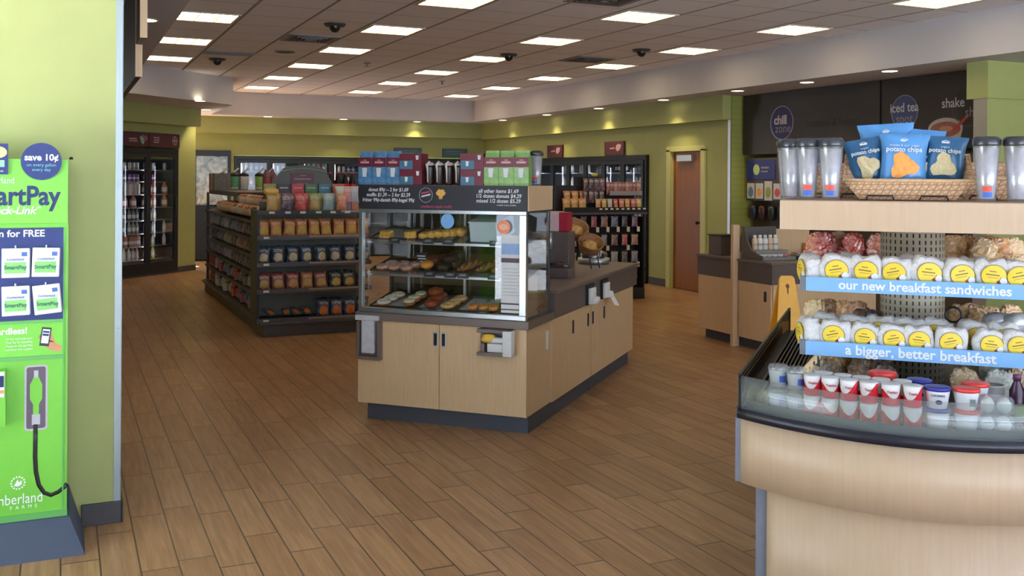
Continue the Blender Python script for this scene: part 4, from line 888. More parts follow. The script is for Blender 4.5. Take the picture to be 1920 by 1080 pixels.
def m_perf():
    t = NT('perforated_column'); P = t.coord(); X, Y, Z = t.xyz(P)
    an = t.math('DIVIDE', t.math('ARCTAN2', t.math('SUBTRACT', X, .023), t.math('MULTIPLY', t.math('ADD', Y, .20), -1.0)), 0.19)
    fa = t.math('FRACT', t.math('ADD', an, .5)); fz = t.math('FRACT', t.math('DIVIDE', Z, 0.028))
    m = t.math('MULTIPLY', t.math('LESS_THAN', t.math('ABSOLUTE', t.math('SUBTRACT', fa, .5)), .13), t.math('LESS_THAN', t.math('ABSOLUTE', t.math('SUBTRACT', fz, .5)), .30))
    t.base(t.mix(m, lin((178, 164, 144)), lin((40, 36, 34)))); return t.set(.5)
part(FZ, 'column', MB().lathe([(.128, .853), (.128, 1.504)], 32, (.110, 4.55, 0)), m_perf(), True, label='perforated beige column')
part(FZ, 'header', MB().box(-.386, .56, 4.0, 5.25, 1.505, 1.618), MAPLE_X, bev=.002, label='maple top shelf block')
part(FZ, 'header_top', MB().box(-.384, .558, 4.002, 5.248, 1.6182, 1.6205), plain('header_top_brown', (150, 122, 100), .45))
SBL = plain('sign_sky_blue', (128, 180, 232), .5, var=.02)
for nm, z, body, uc, sz in (('upper', 1.27, 'our new breakfast sandwiches', .133, .0475), ('lower', 1.022, 'a bigger, better breakfast', .121, .050)):
    s_ = part(FZ, 'shelf', MB().box(-.292, .50, 4.012, 5.10, z + .004, z + .016).box(-.292, -.286, 4.012, 5.10, z + .016, z + .05), plain('shelf_light_grey', (166, 166, 166), .5), label='%s sandwich shelf' % nm)
    part(s_, 'sign_strip', MB().box(-.286, .505, 4.0, 4.011, z, z + .054), SBL, label='sky blue sign strip')
    part(s_, 'strip_end', MB().box(-.308, -.2865, 4.0, 4.03, z, z + .054), plain('strip_end_grey', (104, 108, 116), .5))
    txt(FZ, body, sz * 1.03, (uc, 3.9992, z + .027), WHITEL, bold=.0012, sx=1.0)
# sandwiches
def crumple(name, c):
    t = NT(name); P = t.coord(); v = t.n('ShaderNodeTexVoronoi', feature='DISTANCE_TO_EDGE'); t.l(P, v.inputs['Vector']); v.inputs['Scale'].default_value = 46.0
    k = t.noise(P, 34.0, 5.0, 1.2)
    t.base(t.mix(t.remap(k, .3, .7, 0, 1), tuple(q * .9 for q in lin(c)[:3]) + (1,), lin(c)))
    t.bump(t.math('ADD', t.math('MINIMUM', t.math('MULTIPLY', v.outputs['Distance'], 3.0), .5), k), .55, .004); return t.set(.5)
WRAP = crumple('wrap_paper', (236, 232, 232))
WRAPB = plain('wrap_shade', (214, 206, 210), .5, var=.05, scale=40, bump=.5)
YEL = plain('label_yellow', (238, 206, 64), .45, var=.03)
LDK = plain('label_dark', (92, 66, 50), .5)
LRED = plain('label_red', (140, 54, 40), .5)
def wrap_mesh(seed):
    r_ = random.Random(seed); m = MB(); A, B, H = .062, .040, .060; p = .58
    ph = [r_.uniform(0, 6.28) for _ in range(6)]
    def srf(x, z):
        q = 1 - abs(x / A) ** (2 / p) - abs(z / H) ** (2 / p); return -B * max(q, 0) ** (p / 2)
    m.ball((0, 0, H), (A, B, H), 30, 20, p=p)
    nv = []
    for (x, y, z) in m.v:
        f_ = .0022 * (math.sin(x * 120 + z * 60 + ph[0]) + math.sin(z * 150 - x * 90 + ph[1]) + .7 * math.sin(x * 260 + y * 200 + ph[2]))
        tz = max(0, (z - 1.45 * H) / (.55 * H)); s2 = 1 - .10 * tz
        nv.append((x * s2 + .004 * math.sin(z * 50 + ph[3]), y + f_, z + f_ * 1.2 + (.006 * math.sin(x * 60 + ph[4]) if z > 1.5 * H else 0)))
    m.v = nv
    lab = MB(); cx, cz, R = r_.uniform(-.004, .006), .061, .043
    def pt(rr, an, lift):
        x = cx + rr * math.cos(an); z = max(.004, cz + rr * .92 * math.sin(an)); return (x, srf(x, z - H) - .0052 - lift, z)
    def fan(r0, r1, a0, a1, lift, mi, n=28, k=3):
        lab.surf(lambda a, b: pt(r0 + (r1 - r0) * b, a0 + (a1 - a0) * a, lift), n, k, mi)
    fan(0, R * .95, 0, 2 * PI, 0, 0); fan(R * .95, R, 0, 2 * PI, 0, 1, k=1)
    fan(R * .50, R * .95, -1.25, -.25, .0005, 2, 8, 2)
    c0 = (cx + .030, .061 - .017)
    def sp(rr, an):
        x = c0[0] + rr * math.cos(an); z = max(.004, c0[1] + rr * math.sin(an)); return (x, srf(x, z - H) - .0064, z)
    lab.surf(lambda a, b: sp(.012 * b, 2 * PI * a), 16, 1, 3)
    sl = r_.uniform(-.3, .35)
    for (zz, L, hh) in ((.016, .011, .0028), (.004, .022, .0034), (-.006, .018, .0014)):
        def ln(a, b, zz=zz, L=L, hh=hh):
            x = cx + (a - .5) * 2 * L - .004; z = cz + zz + (b - .5) * hh + (a - .5) * 2 * L * sl; return (x, srf(x, z - H) - .0058, z)
        lab.surf(ln, 6, 1, 1)
    return m.mesh('wrap', WRAP, True), lab.mesh('label', [YEL, LDK, LRED, WHITEL], True)
WM = [wrap_mesh(i) for i in range(4)]
def sandwich(u, wv, z, rz, k, lab, grp, sc=1.0, rx=0.0):
    t = thing('wrapped_sandwich', lab, 'sandwich', (u, wv, z), I, grp); t.rotation_euler = (rx, 0, rz - PI / 4); t.scale = (sc,) * 3
    child(t, WM[k % 4][0], 'wrap'); child(t, WM[k % 4][1], 'label')
def lu_(x, wv, x0, u0): return 0
top_u = [-.275, -.177, -.066, .040, .148, .262, .372, .462]
for i, u in enumerate(top_u):
    sandwich(u, 4.075 + (.02 if i == 0 else 0), 1.2865, (-1.15 if i == 0 else rng.uniform(-.15, .15)), i, 'white wrapped sandwich with yellow label, %s from the left on the upper shelf' % NTH[i], 'breakfast sandwiches on the upper shelf', rng.uniform(.98, 1.06))
low_u = [-.279, -.180, -.072, .030, .120, .232, .365, .458]
for i, u in enumerate(low_u):
    sandwich(u, 4.075 + (.02 if i == 0 else 0), 1.0385, (-1.15 if i == 0 else rng.uniform(-.12, .12)), i + 2, 'white wrapped sandwich with yellow label, %s from the left on the lower shelf' % NTH[i], 'breakfast sandwiches on the lower shelf', rng.uniform(.92, .98))
for i, (u, wv, z) in enumerate(((-.22, 4.20, 1.0385), (-.115, 4.185, 1.0385), (-.01, 4.20, 1.0385), (.085, 4.19, 1.0385), (.19, 4.20, 1.0385), (.32, 4.19, 1.0385), (.42, 4.20, 1.0385))):
    sandwich(u, wv, z, rng.uniform(-.3, .3), i, 'white wrapped sandwich, %s from the left in the lower shelf back row' % NTH[i], 'breakfast sandwiches in the back row', 1.04)
for i, (u, wv) in enumerate(((-.125, 4.19), (.10, 4.20), (.32, 4.20))):
    sandwich(u, wv, 1.2865, rng.uniform(-.3, .3), i, 'white wrapped sandwich, %s from the left in the upper shelf back row' % NTH[i], 'breakfast sandwiches behind the upper row', 1.0)
FOIL = plain('silver_foil', (196, 202, 208), .28, .45, var=.12, scale=60, bump=.5)
fm = MB().ball((0, 0, .034), (.062, .045, .036), 18, 12, p=.75, jit=.05, rng=rng).mesh('foil_roll', FOIL, True)
for i, (u, wv, z, a) in enumerate(((-.255, 4.40, 1.039, .2), (-.165, 4.36, 1.05, -.3), (-.085, 4.40, 1.039, .5), (.40, 4.33, 1.045, .4), (.475, 4.36, 1.039, -.2), (.43, 4.42, 1.10, .1), (.50, 4.40, 1.105, .6))):
    put(fm, 'foil_wrap', 'silver foil wrapped roll, %s on the %s of the lower shelf' % (('first', 'second', 'third')[i] if i < 3 else ('lower left', 'lower right', 'upper left', 'upper right')[i - 3], ('left' if i < 3 else 'right')), 'wrapped food', (u, wv, z), I, (0, 0, a), 'silver foil rolls')
# bagged snacks behind the column
def snack_cluster(n, u0, u1, w0, w1, z0, cols, lab, grp, hh=.05, seed=1, rows=2):
    r_ = random.Random(seed); ms = []
    for k in range(3): ms.append(MB().ball((0, 0, hh), (.05, .028, hh), 26, 18, p=.7, jit=.13, rng=r_).mesh('pouch', tint('crinkled_film', .2, mottle=.6, scale=70)))
    per = (n + rows - 1) // rows
    for i in range(n):
        a, b = i % per, i // per
        put(ms[i % 3], 'snack_pouch', lab % (NTH[a], ('lower', 'upper', 'topmost')[b]), 'pouch', (u0 + (u1 - u0) * (a + .5) / per + r_.uniform(-.01, .01), w0 + (w1 - w0) * r_.random(), z0 + b * hh * 1.25), I, (r_.uniform(-.3, .3), r_.uniform(-.35, .35), r_.uniform(-.5, .5)), grp, cols[i % len(cols)])
snack_cluster(10, -.345, -.02, 4.78, 4.92, 1.2865, [(196, 62, 40), (214, 120, 84), (178, 44, 34), (222, 170, 140)], 'crinkled red pouch, %s from the left in the %s row under the maple block', 'red pouches left of the column', .052, 3, 2)
snack_cluster(12, .27, .56, 4.70, 4.95, 1.2865, [(222, 164, 92), (206, 140, 70), (236, 196, 140)], 'crinkled golden pouch, %s from left, %s row, right of the column on the upper shelf', 'golden pouches right of the column', .05, 4, 2)
snack_cluster(6, -.33, -.08, 4.62, 4.72, 1.0385, [(206, 150, 84), (226, 186, 126), (180, 120, 64)], 'crinkled golden pouch, %s from the left, %s row behind the foil rolls', 'golden pouches on the lower shelf, left', .062, 5, 1)
snack_cluster(5, .24, .52, 4.58, 4.72, 1.0385, [(206, 160, 100), (186, 136, 78)], 'crinkled tan pouch, %s from left, %s row, right of the column on the lower shelf', 'tan pouches on the lower shelf, right', .066, 6, 1)
t = thing('hanger_ring', 'black ring hanging beside the perforated column', 'ring', (.245, 4.36, 1.10), I)
part(t, 'ring', MB().torus((0, 0, 0), .030, .0045, 24, 8).xf(Matrix.Translation((.262, 4.40, 1.155)) @ Matrix.Rotation(PI / 2 - .1, 4, 'X')), BLACK, True)
for i, (u, c_) in enumerate(((-.10, (96, 58, 34)), (-.05, (62, 60, 66)))):
    put(MB().ball((0, 0, .055), (.03, .03, .055), 14, 9, p=.7, jit=.03, rng=rng).mesh('sleeve', tint('dark_sleeve', .35), True), 'hanging_pouch', ('dark brown pouch left of the perforated column', 'dark grey pouch touching the perforated column')[i], 'pouch', (u, 4.50, 1.0385), I, (0, 0, .3), 'dark pouches by the column', c_)
# ------------------------------------------------------------------ chilled cups on the cooler deck
ZD = .8525
def m_cup(name, ca, cb, z_split, wave, lid=None):
    t = NT(name); g = t.coord('Generated'); X, Y, Z = t.xyz(g)
    d = t.math('ABSOLUTE', t.math('SUBTRACT', X, .45))
    m = t.math('LESS_THAN', Z, t.math('ADD', z_split, t.math('MULTIPLY', t.math('MULTIPLY', d, d), wave)))
    c = t.mix(m, lin(ca), lin(cb)); t.base(c); return t.set(.35)
YOG = m_cup('yogurt_cup_print', (240, 238, 240), (206, 34, 52), .34, 2.2)
CHO = m_cup('greek_cup_print', (236, 236, 242), (236, 236, 242), .2, 0)
ym = MB().lathe([(.0275, 0), (.0290, .003), (.0300, .050), (.0310, .054), (.0310, .068), (.029, .070)], 22).mesh('cup', YOG, True)
yl = MB().lathe([(.0318, .0702), (.0318, .0722), (.030, .073)], 22).mesh('foil_lid', plain('foil_lid_white', (226, 226, 230), .3, .2), True)
gm_ = MB().lathe([(.030, 0), (.032, .003), (.0405, .056), (.0405, .060)], 24).mesh('tub', CHO, True)
gl_ = {c: MB().lathe([(.0435, .0602), (.0440, .070), (.042, .0715)], 24).mesh('tub_lid', plain('tub_lid_' + c, q, .35), True) for c, q in (('blue', (40, 44, 140)), ('red', (208, 58, 52)))}
pm_ = MB().lathe([(.026, 0), (.029, .003), (.035, .058), (.036, .060)], 22).mesh('cup', glass('parfait_plastic', (.86, .88, .92, 1), refl=.12, rough=.15, haze=.55), True)
pl_m = MB().lathe([(.0375, .0602), (.0385, .064), (.034, .078), (.030, .080)], 22).mesh('dome_lid', CLEAR, True)
pf_m = MB().lathe([(.024, .004), (.031, .052), (.030, .054)], 18).mesh('filling', plain('parfait_fill', (222, 214, 216), .5, var=.25, scale=90), True)
ps_m = MB().surf(lambda a, b: ((.0285 + .0075 * (.3 + .4 * b)) * math.cos(-1.35 + a * .9), (.0285 + .0075 * (.3 + .4 * b)) * math.sin(-1.35 + a * .9), .018 + .024 * b), 6, 1).mesh('label', plain('parfait_blue', (60, 92, 178), .5), True)
LV = ('lower', 'upper')
def yogurt(u, wv, lv, lab, grp, brand=False):
    t = thing('yogurt_cup', lab, 'yogurt', (u, wv, ZD + lv * .0735), I, grp)
    child(t, ym, 'cup', rot=(0, 0, rng.uniform(-.5, .5))); child(t, yl, 'lid')
    if brand: txt(t, 'Yoplait', .0125, (u + .004, wv - .0312, ZD + lv * .0735 + .047), plain('yogurt_red_print', (190, 40, 56), .5), ext=.0003, bold=.0002)
for i, u in enumerate((-.241, -.179, -.115, -.049, .022, .092)):
    for lv in (0, 1):
        yogurt(u, arc(u) + .115, lv, 'red and white yogurt cup, %s from the left in the front %s row' % (NTH[i], LV[lv]), 'red and white yogurt cups', brand=(lv == 1))
for i, u in enumerate((-.205, -.14, -.075, -.01, .06)):
    yogurt(u, arc(u) + .185, 1, 'red and white yogurt cup, %s from the left in the second upper row' % NTH[i], 'red and white yogurt cups')
    yogurt(u, arc(u) + .185, 0, 'red and white yogurt cup, %s from the left in the second lower row' % NTH[i], 'red and white yogurt cups')
def greek(u, wv, lv, col, lab, grp):
    t = thing('yogurt_tub', lab, 'yogurt', (u, wv, ZD + lv * .0725), I, grp)
    child(t, gm_, 'tub'); child(t, gl_[col], 'lid', label='%s lid' % col)
    z = ZD + lv * .0725
    if lv:
        if col == 'blue':
            txt(t, 'CHOBANI', .010, (u, wv - .0392, z + .046), NAVY, ext=.0003, bold=.0002)
            part(t, 'fruit_picture', MB().disc((u + .004, wv - .0375, z + .024), .011, .008, n=14), plain('berry_print', (44, 46, 84), .5))
        else: part(t, 'label_block', MB().quad(u + .008, u + .026, z + .016, z + .040, wv - .0372), plain('nutrition_print', (120, 130, 140), .6, var=.4, scale=400))
for col, u, nm in (('blue', .170, 'blue'), ('red', .262, 'red')):
    for lv in (0, 1): greek(u, arc(u) + .13, lv, col, 'white yogurt tub with a %s lid, %s of its stack' % (nm, LV[lv]), 'white yogurt tubs')
    greek(u - .055 if col == 'blue' else .30, arc(u) + .24, 1, col, 'white yogurt tub with a %s lid standing behind the front stacks' % nm, 'white yogurt tubs')
    greek(u - .055 if col == 'blue' else .30, arc(u) + .24, 0, col, 'white yogurt tub with a %s lid, bottom one behind the front stacks' % nm, 'white yogurt tubs')
t = thing('yogurt_tub', 'white yogurt tub with a red lid in front of the perforated column', 'yogurt', (-.005, 3.86, ZD), I, 'white yogurt tubs')
child(t, gm_, 'tub'); child(t, gl_['red'], 'lid', label='red lid'); t.scale = (1.1, 1.1, 2.1)
for i, u in enumerate((-.368, -.300)):
    for lv in (0, 1):
        t = thing('parfait_cup', 'clear parfait cup with a domed lid, %s %s' % (LV[lv], ('by the left end screen', 'beside the red yogurt cups')[i]), 'parfait', (u, arc(u) + .125, ZD + lv * .0815), I, 'clear parfait cups')
        child(t, pm_, 'cup'); child(t, pl_m, 'lid'); child(t, pf_m, 'filling'); child(t, ps_m, 'label', label='blue print')
# egg packs
for lv in (0, 1):
    u, wv = .352, arc(.352) + .11; z = ZD + lv * .063
    t = thing('egg_pack', 'clear pack of peeled white eggs, %s of two right of the tubs' % LV[lv], 'egg pack', (u, wv, z), I, 'egg packs')
    part(t, 'tray', MB().ball((u, wv, z + .031), (.058, .042, .031), 18, 10, p=.5), CLEAR, True)
    for k, (du, dw) in enumerate(((-.026, -.014), (.026, -.014), (-.026, .02), (.026, .02))):
        part(t, 'egg', MB().ball((u + du, wv + dw, z + .029), (.022, .017, .025), 14, 9), plain('egg_white', (236, 240, 236), .35), True)
t = thing('bottle_carrier', 'grey plastic cup bin behind the egg packs', 'bin', (.36, 3.88, ZD), I)
part(t, 'bin', MB().lathe([(.034, 0), (.045, .13), (.041, .13), (.032, .006)], 22, (.352, 3.86, ZD)), plain('bin_grey', (120, 122, 126), .3), True)
part(t, 'rim', MB().torus((.352, 3.86, ZD + .13), .043, .003, 22, 6), plain('bin_rim', (150, 152, 156), .3), True)
for i, u in enumerate((.432, .490)):
    t = thing('drink_bottle', ('dark purple juice bottle right of the grey bin', 'dark purple juice bottle at the right edge of the photo')[i], 'bottle', (u, 3.84, ZD), I, 'dark purple juice bottles')
    part(t, 'bottle', MB().lathe([(.022, 0), (.025, .005), (.025, .12), (.012, .15), (.012, .158)], 18, (u, 3.84, ZD)), plain('juice_purple', (58, 28, 54), .2), True)
    part(t, 'label', MB().lathe([(.0256, .03), (.0256, .07)], 18, (u, 3.84, ZD), cap=False), plain('juice_label', (110, 140, 60), .5, var=.3), True)
    part(t, 'cap', MB().lathe([(.0135, .1585), (.0135, .175), (.012, .176)], 14, (u, 3.84, ZD)), plain('cap_plum', (90, 40, 80), .4), True)
# wedge packs and pouches at the left rear of the deck
for i, (u, wv, a) in enumerate(((-.30, 4.05, .5), (-.26, 4.16, .35), (-.22, 4.28, .3), (-.30, 4.36, .5))):
    z = ZD; t = thing('sandwich_wedge', 'clear sandwich wedge with striped film, %s on the left of the deck' % NTH[i], 'sandwich', (u, wv, z), I, 'clear sandwich wedges')
    M = Matrix.Translation((u, wv, z)) @ Matrix.Rotation(a, 4, 'Z')
    part(t, 'bread', MB().prism([(-.05, .004), (.05, .004), (.05, .10)], -.028, .028, 0, 'y').xf(Matrix.Identity(4)).xf(M @ Matrix.Rotation(0, 4, 'X') @ Matrix(((0, 0, 1, 0), (0, 1, 0, 0), (1, 0, 0, 0), (0, 0, 0, 1)))), plain('bread_tan', (206, 166, 108), .7, var=.3, scale=60))
    part(t, 'film', MB().prism([(-.056, .0), (.058, .0), (.058, .115)], -.033, .033, 0, 'y').xf(M @ Matrix(((0, 0, 1, 0), (0, 1, 0, 0), (1, 0, 0, 0), (0, 0, 0, 1)))), CLEAR)
    sp = MB()
    for k in range(4): sp.box(-.03 + k * .018, -.022 + k * .018, -.0345, -.0335, .02, .02 + .022 * (k + 1))
    part(t, 'stripes', sp.xf(M), plain('stripe_blue', (150, 190, 226), .5))
snack_cluster(8, -.21, .0, 4.05, 4.30, ZD, [(176, 132, 74), (196, 156, 92), (150, 104, 60), (120, 84, 56)], 'crinkled brown pouch, %s from the left in the %s row on the cooler deck', 'brown pouches on the deck, left', .065, 9, 2)
snack_cluster(8, .27, .56, 4.02, 4.25, ZD, [(196, 160, 112), (206, 206, 200), (170, 134, 90), (214, 190, 120)], 'crinkled tan pouch, %s from the left in the %s row behind the egg packs', 'tan pouches on the deck, right', .075, 10, 2)
# ------------------------------------------------------------------ goods on the cooler's top block
ZH = 1.621
for i, (u, wv, lab) in enumerate(((-.352, 4.13, 'clear tumbler with dark lid, leftmost on the maple block'), (-.287, 4.09, 'clear tumbler with dark lid, second from the left on the maple block'), (-.200, 4.06, 'clear tumbler with dark lid, third from left, beside the chip basket'),
        (.351, 4.06, 'clear tumbler with dark lid, just right of the chip basket'), (.455, 4.075, 'clear tumbler with dark lid, cut by the right photo edge'), (-.375, 4.24, 'clear tumbler with dark lid behind the leftmost ones'))):
    t = thing('tumbler', lab, 'tumbler', (u, wv, ZH), I, 'clear tumblers on the maple block')
    tumbler_parts(t, u, wv, ZH, 1 if i in (1, 2, 3) else 0)
def m_weave():
    t = NT('basket_weave'); P = t.coord(); X, Y, Z = t.xyz(P)
    a = t.math('FRACT', t.math('DIVIDE', t.math('ADD', X, Y), .026)); b = t.math('FRACT', t.math('DIVIDE', Z, .020))
    ck = t.math('LESS_THAN', t.math('MULTIPLY', t.math('SUBTRACT', a, .5), t.math('SUBTRACT', b, .5)), 0.0)
    edge = t.math('MAXIMUM', t.math('LESS_THAN', a, .12), t.math('LESS_THAN', b, .14))
    c = t.mix(ck, lin((212, 178, 142)), lin((190, 150, 116))); c = t.mix(edge, c, lin((146, 108, 80)))
    t.base(c); t.bump(t.math('ADD', t.math('MULTIPLY', ck, .5), t.math('MULTIPLY', edge, -1.0)), .4, .004); return t.set(.6)
BW = m_weave(); RIM = plain('basket_rim', (202, 164, 124), .55, var=.15, scale=60)
def bin_basket(u, wv, wt, wb, d, hf, hb, lab, z=ZH):
    """open basket, low front, high back, sides flaring outwards"""
    t = thing('wicker_basket', lab, 'basket', (u, wv, z), I, 'wicker baskets on the maple block')
    tf, tb2 = wt / 2, wt / 2
    B = [(-wb / 2, -d * .36, .004), (wb / 2, -d * .36, .004), (wb / 2, d * .36, .004), (-wb / 2, d * .36, .004)]
    T = [(-tf, -d / 2, hf), (tf, -d / 2, hf), (tf * 1.0, d / 2, hb), (-tf, d / 2, hb)]
    m = MB(); k = .94
    In = [(x * k, y * k, z_) for x, y, z_ in T]; Bi = [(x * .96, y * .94, .010) for x, y, z_ in B]
    V = [(p[0] + u, p[1] + wv, p[2] + z) for p in B + T + In + Bi]
    f = [(3, 2, 1, 0)] + [(i, (i + 1) % 4, 4 + (i + 1) % 4, 4 + i) for i in range(4)] + [(4 + i, 4 + (i + 1) % 4, 8 + (i + 1) % 4, 8 + i) for i in range(4)] + [(8 + i, 8 + (i + 1) % 4, 12 + (i + 1) % 4, 12 + i) for i in range(4)] + [(12, 13, 14, 15)]
    part(t, 'weave', m.add(V, f), BW)
    part(t, 'rim', MB().tube([(p[0] + u, p[1] + wv, p[2] + z) for p in T], .0065, 8, closed=True), RIM, True)
    for du in (-wb * .28, wb * .28):
        part(t, 'wire_foot', MB().tube([(u + du - .05, wv - d * .37, z + .001 + .003), (u + du - .045, wv - d * .42, z + .018), (u + du + .045, wv - d * .42, z + .018), (u + du + .05, wv - d * .37, z + .004)], .003, 6), BLACK, True)
bin_basket(.078, 4.20, .465, .345, .22, .078, .178, 'woven tan basket of potato chip bags on the maple block')
bin_basket(.455, 4.50, .40, .30, .22, .09, .15, 'woven tan basket behind the right-hand tumblers')
bin_basket(-.19, 4.62, .26, .22, .22, .09, .15, 'woven tan basket behind the left-hand tumblers')
CHB = plain('chip_bag_navy', (44, 98, 142), .3, var=.06); CHL = plain('chip_bag_sky', (84, 146, 206), .3, var=.06)
CHIPY = plain('chip_print_pale', (222, 204, 158), .5, var=.12, scale=120); CHIPO = plain('chip_print_orange', (232, 156, 76), .5, var=.15, scale=120)
def pillow(A, H, D, seed, n=16):
    """pillow bag with crimped ends: origin at the base centre, front to -y"""
    r_ = random.Random(seed); ph = [r_.uniform(0, 6.28) for _ in range(5)]
    def prof(x, z):
        a = 1 - abs(2 * x - 1) ** 2.6; b = max(0.0, 1 - abs(2 * z - 1) ** 2.4)
        return D * (a ** .55 if a > 0 else 0) * b ** .55 * (1 + .10 * math.sin(x * 13 + ph[0]) * math.sin(z * 11 + ph[1]) + .05 * math.sin(x * 31 + z * 23 + ph[2]))
    def pos(x, z, s): 
        pin = 1 - .12 * math.sin(PI * z) + .03 * (z > .93) + .03 * (z < .05)
        return (A * (x - .5) * 2 * pin, s * prof(x, z) + .004 * math.sin(x * 16 + ph[3]) * (abs(z - .5) * 2) ** 4, H * z)
    m = MB(); m.surf(lambda a, b: pos(a, b, -1), n, n); m.surf(lambda a, b: pos(1 - a, b, 1), n, n)
    return m, pos
def chip_bag(u, wv, z, A, H, rx, ry, rz, film, chip, lab, seed, words=True):
    m, pos = pillow(A, H, .034, seed); t = thing('chip_bag', lab, 'chip bag', (u, wv, z), I, 'bags of potato chips in the basket')
    t.rotation_euler = (rx, ry, rz - PI / 4)
    child(t, m.mesh('bag', film, True), 'bag')
    r_ = random.Random(seed + 50); c = MB(); pts = []
    n = 22
    rad = [1 + .22 * math.sin(3 * 2 * PI * i / n + seed) + r_.uniform(-.08, .08) for i in range(n)]
    def cp(a, b):
        an = 2 * PI * a; i = a * n; q = rad[int(i) % n] * (1 - i % 1) + rad[(int(i) + 1) % n] * (i % 1)
        x = .5 + .29 * b * q * math.cos(an); zz = .40 + .22 * b * q * math.sin(an); p = pos(min(max(x, .02), .98), max(zz, .03), -1); return (p[0], p[1] - .0045, p[2])
    c.surf(cp, n, 4); child(t, c.mesh('chip_picture', chip, True), 'chip_picture')
    if words:
        for body, sz, zz, bd in (('potato chips', A * .285, .70, .0006), ('original' if chip == CHIPY else 'cheddar & sour cream', A * .13, .775, 0)):
            p = pos(.5, zz, -1); q = txt(t, body, sz, (0, 0, 0), WHITEL, bold=bd, ext=.0004); q.location = (0, p[1] - .0055, p[2]); q.rotation_euler = (PI / 2 - .12 * (1 if zz > .7 else .6), 0, 0)
        p = pos(.5, .88, -1); lg = MB()
        for k in range(5): lg.disc((-.012 + k * .006, p[1] - .003, p[2] + .006 - abs(k - 2) * .0022), .0022, .0022, n=8)
        lg.quad(-.014, .014, p[2] - .006, p[2] + .001, p[1] - .0028); child(t, lg.mesh('emblem', WHITEL), 'emblem')
ZB = ZH + .014
chip_bag(-.050, 4.215, ZB + .04, .076, .195, -.10, -.20, .10, CHB, CHIPY, 'dark blue potato chip bag with pale chips, leftmost in the basket', 1)
chip_bag(.062, 4.18, ZB + .03, .092, .218, -.08, .04, 0, CHL, CHIPO, 'lighter blue chip bag with orange chips, middle of the basket', 2)
chip_bag(.206, 4.215, ZB + .04, .080, .198, -.08, .08, -.06, CHB, CHIPY, 'dark blue potato chip bag with pale chips, rightmost in the basket', 3)
chip_bag(.012, 4.275, ZB + .03, .105, .262, -.02, -.05, .04, CHL, CHIPO, 'lighter blue chip bag standing tall at the back left of the basket', 4, True)
chip_bag(.110, 4.27, ZB + .03, .090, .240, -.06, .10, -.05, CHL, CHIPO, 'lighter blue chip bag at the back right of the basket', 5, True)
chip_bag(.15, 4.235, ZB + .03, .07, .18, -.1, .05, 0, CHB, CHIPY, 'dark blue chip bag half hidden between the middle and right bags', 6, True)
# ------------------------------------------------------------------ wet floor sign
WS = plain('sign_yellow', (244, 178, 44), .4, var=.03)
t = thing('wet_floor_sign', 'yellow plastic wet floor sign standing open beside the condiment counter', 'floor sign', (5.665, 6.78, 0), 'A')
R35 = Matrix.Translation((5.665, 6.78, 0)) @ Matrix.Rotation(-.35, 4, 'Z')
poly = [(-.155, 0), (.155, 0), (.062, .865), (.045, .885), (-.045, .885), (-.062, .865)]
def leaf(s):
    return MB().add([(x, 0, z) for x, z in poly] + [(x, .012 * s, z) for x, z in poly], [tuple(range(6)) if s > 0 else tuple(range(5, -1, -1)), tuple(range(11, 5, -1)) if s > 0 else tuple(range(6, 12))] + [((i, 6 + i, 6 + (i + 1) % 6, (i + 1) % 6) if s < 0 else (i, (i + 1) % 6, 6 + (i + 1) % 6, 6 + i)) for i in range(6)]).xf(R35 @ Matrix.Translation((0, -.17 * s, 0)) @ Matrix.Rotation(-.185 * s, 4, 'X'))
part(t, 'front_leaf', leaf(1), WS, bev=.004); part(t, 'back_leaf', leaf(-1), WS, bev=.004)
hl = MB().disc((0, -.0015, .80), .016, .020, n=16).add([(-.007, -.0015, .79), (-.005, -.0015, .735), (.005, -.0015, .735), (.007, -.0015, .79)], [(0, 1, 2, 3)])
part(t, 'keyhole', hl.xf(R35 @ Matrix.Translation((0, -.17, 0)) @ Matrix.Rotation(-.185, 4, 'X')), plain('keyhole_brown', (120, 74, 24), .6))
# ------------------------------------------------------------------ condiment counter
CX, CY0, CY1 = 6.275, 7.72, 8.95
cc = thing('condiment_cabinet', 'maple condiment counter cabinet by the yellow wet floor sign', 'cabinet', (6.75, 8.33, 0))
part(cc, 'body', MB().box(CX + .012, 7.60, CY0 + .012, CY1 - .01, .10, .672), MAPLE)
part(cc, 'kick', MB().box(CX + .06, 7.55, CY0 + .06, CY1 - .06, 0, .099), KICK)
d = part(cc, 'door', MB().box(CX - .004, CX + .0115, CY0 + .015, 8.24, .102, .672), MAPLE, bev=.0015)
part(d, 'handle', MB().box(CX - .008, CX - .0042, 7.80, 7.835, .50, .60), BLACKM, bev=.001)
part(cc, 'panel', MB().box(CX - .004, CX + .0115, 8.31, CY1 - .012, .102, .672), MAPLE, bev=.0015)
part(cc, 'front_panel', MB().box(CX + .013, 7.598, CY0 - .004, CY0 + .0115, .102, .672), MAPLE, bev=.0015)
part(cc, 'divider', MB().box(CX - .06, CX + .02, 8.255, 8.30, 0, 1.235), MAPLE, bev=.003, label='pale maple upright fin')
wt = thing('worktop', 'taupe laminate worktop of the condiment counter', 'worktop', (6.75, 8.33, .68))
part(wt, 'top', MB().box(CX + .021, 7.63, CY0 - .02, CY1 + .02, .868, .892).box(CX - .02, CX + .0205, CY0 - .02, 8.250, .868, .892).box(CX - .02, CX + .0205, 8.305, CY1 + .02, .868, .892), TAUPE, bev=.003)
part(wt, 'apron', MB().box(CX + .021, 7.61, CY0 - .006, CY1 + .006, .673, .8675).box(CX - .006, CX + .0205, CY0 - .006, 8.250, .673, .8675).box(CX - .006, CX + .0205, 8.305, CY1 + .006, .673, .8675), TAUPED, bev=.002)
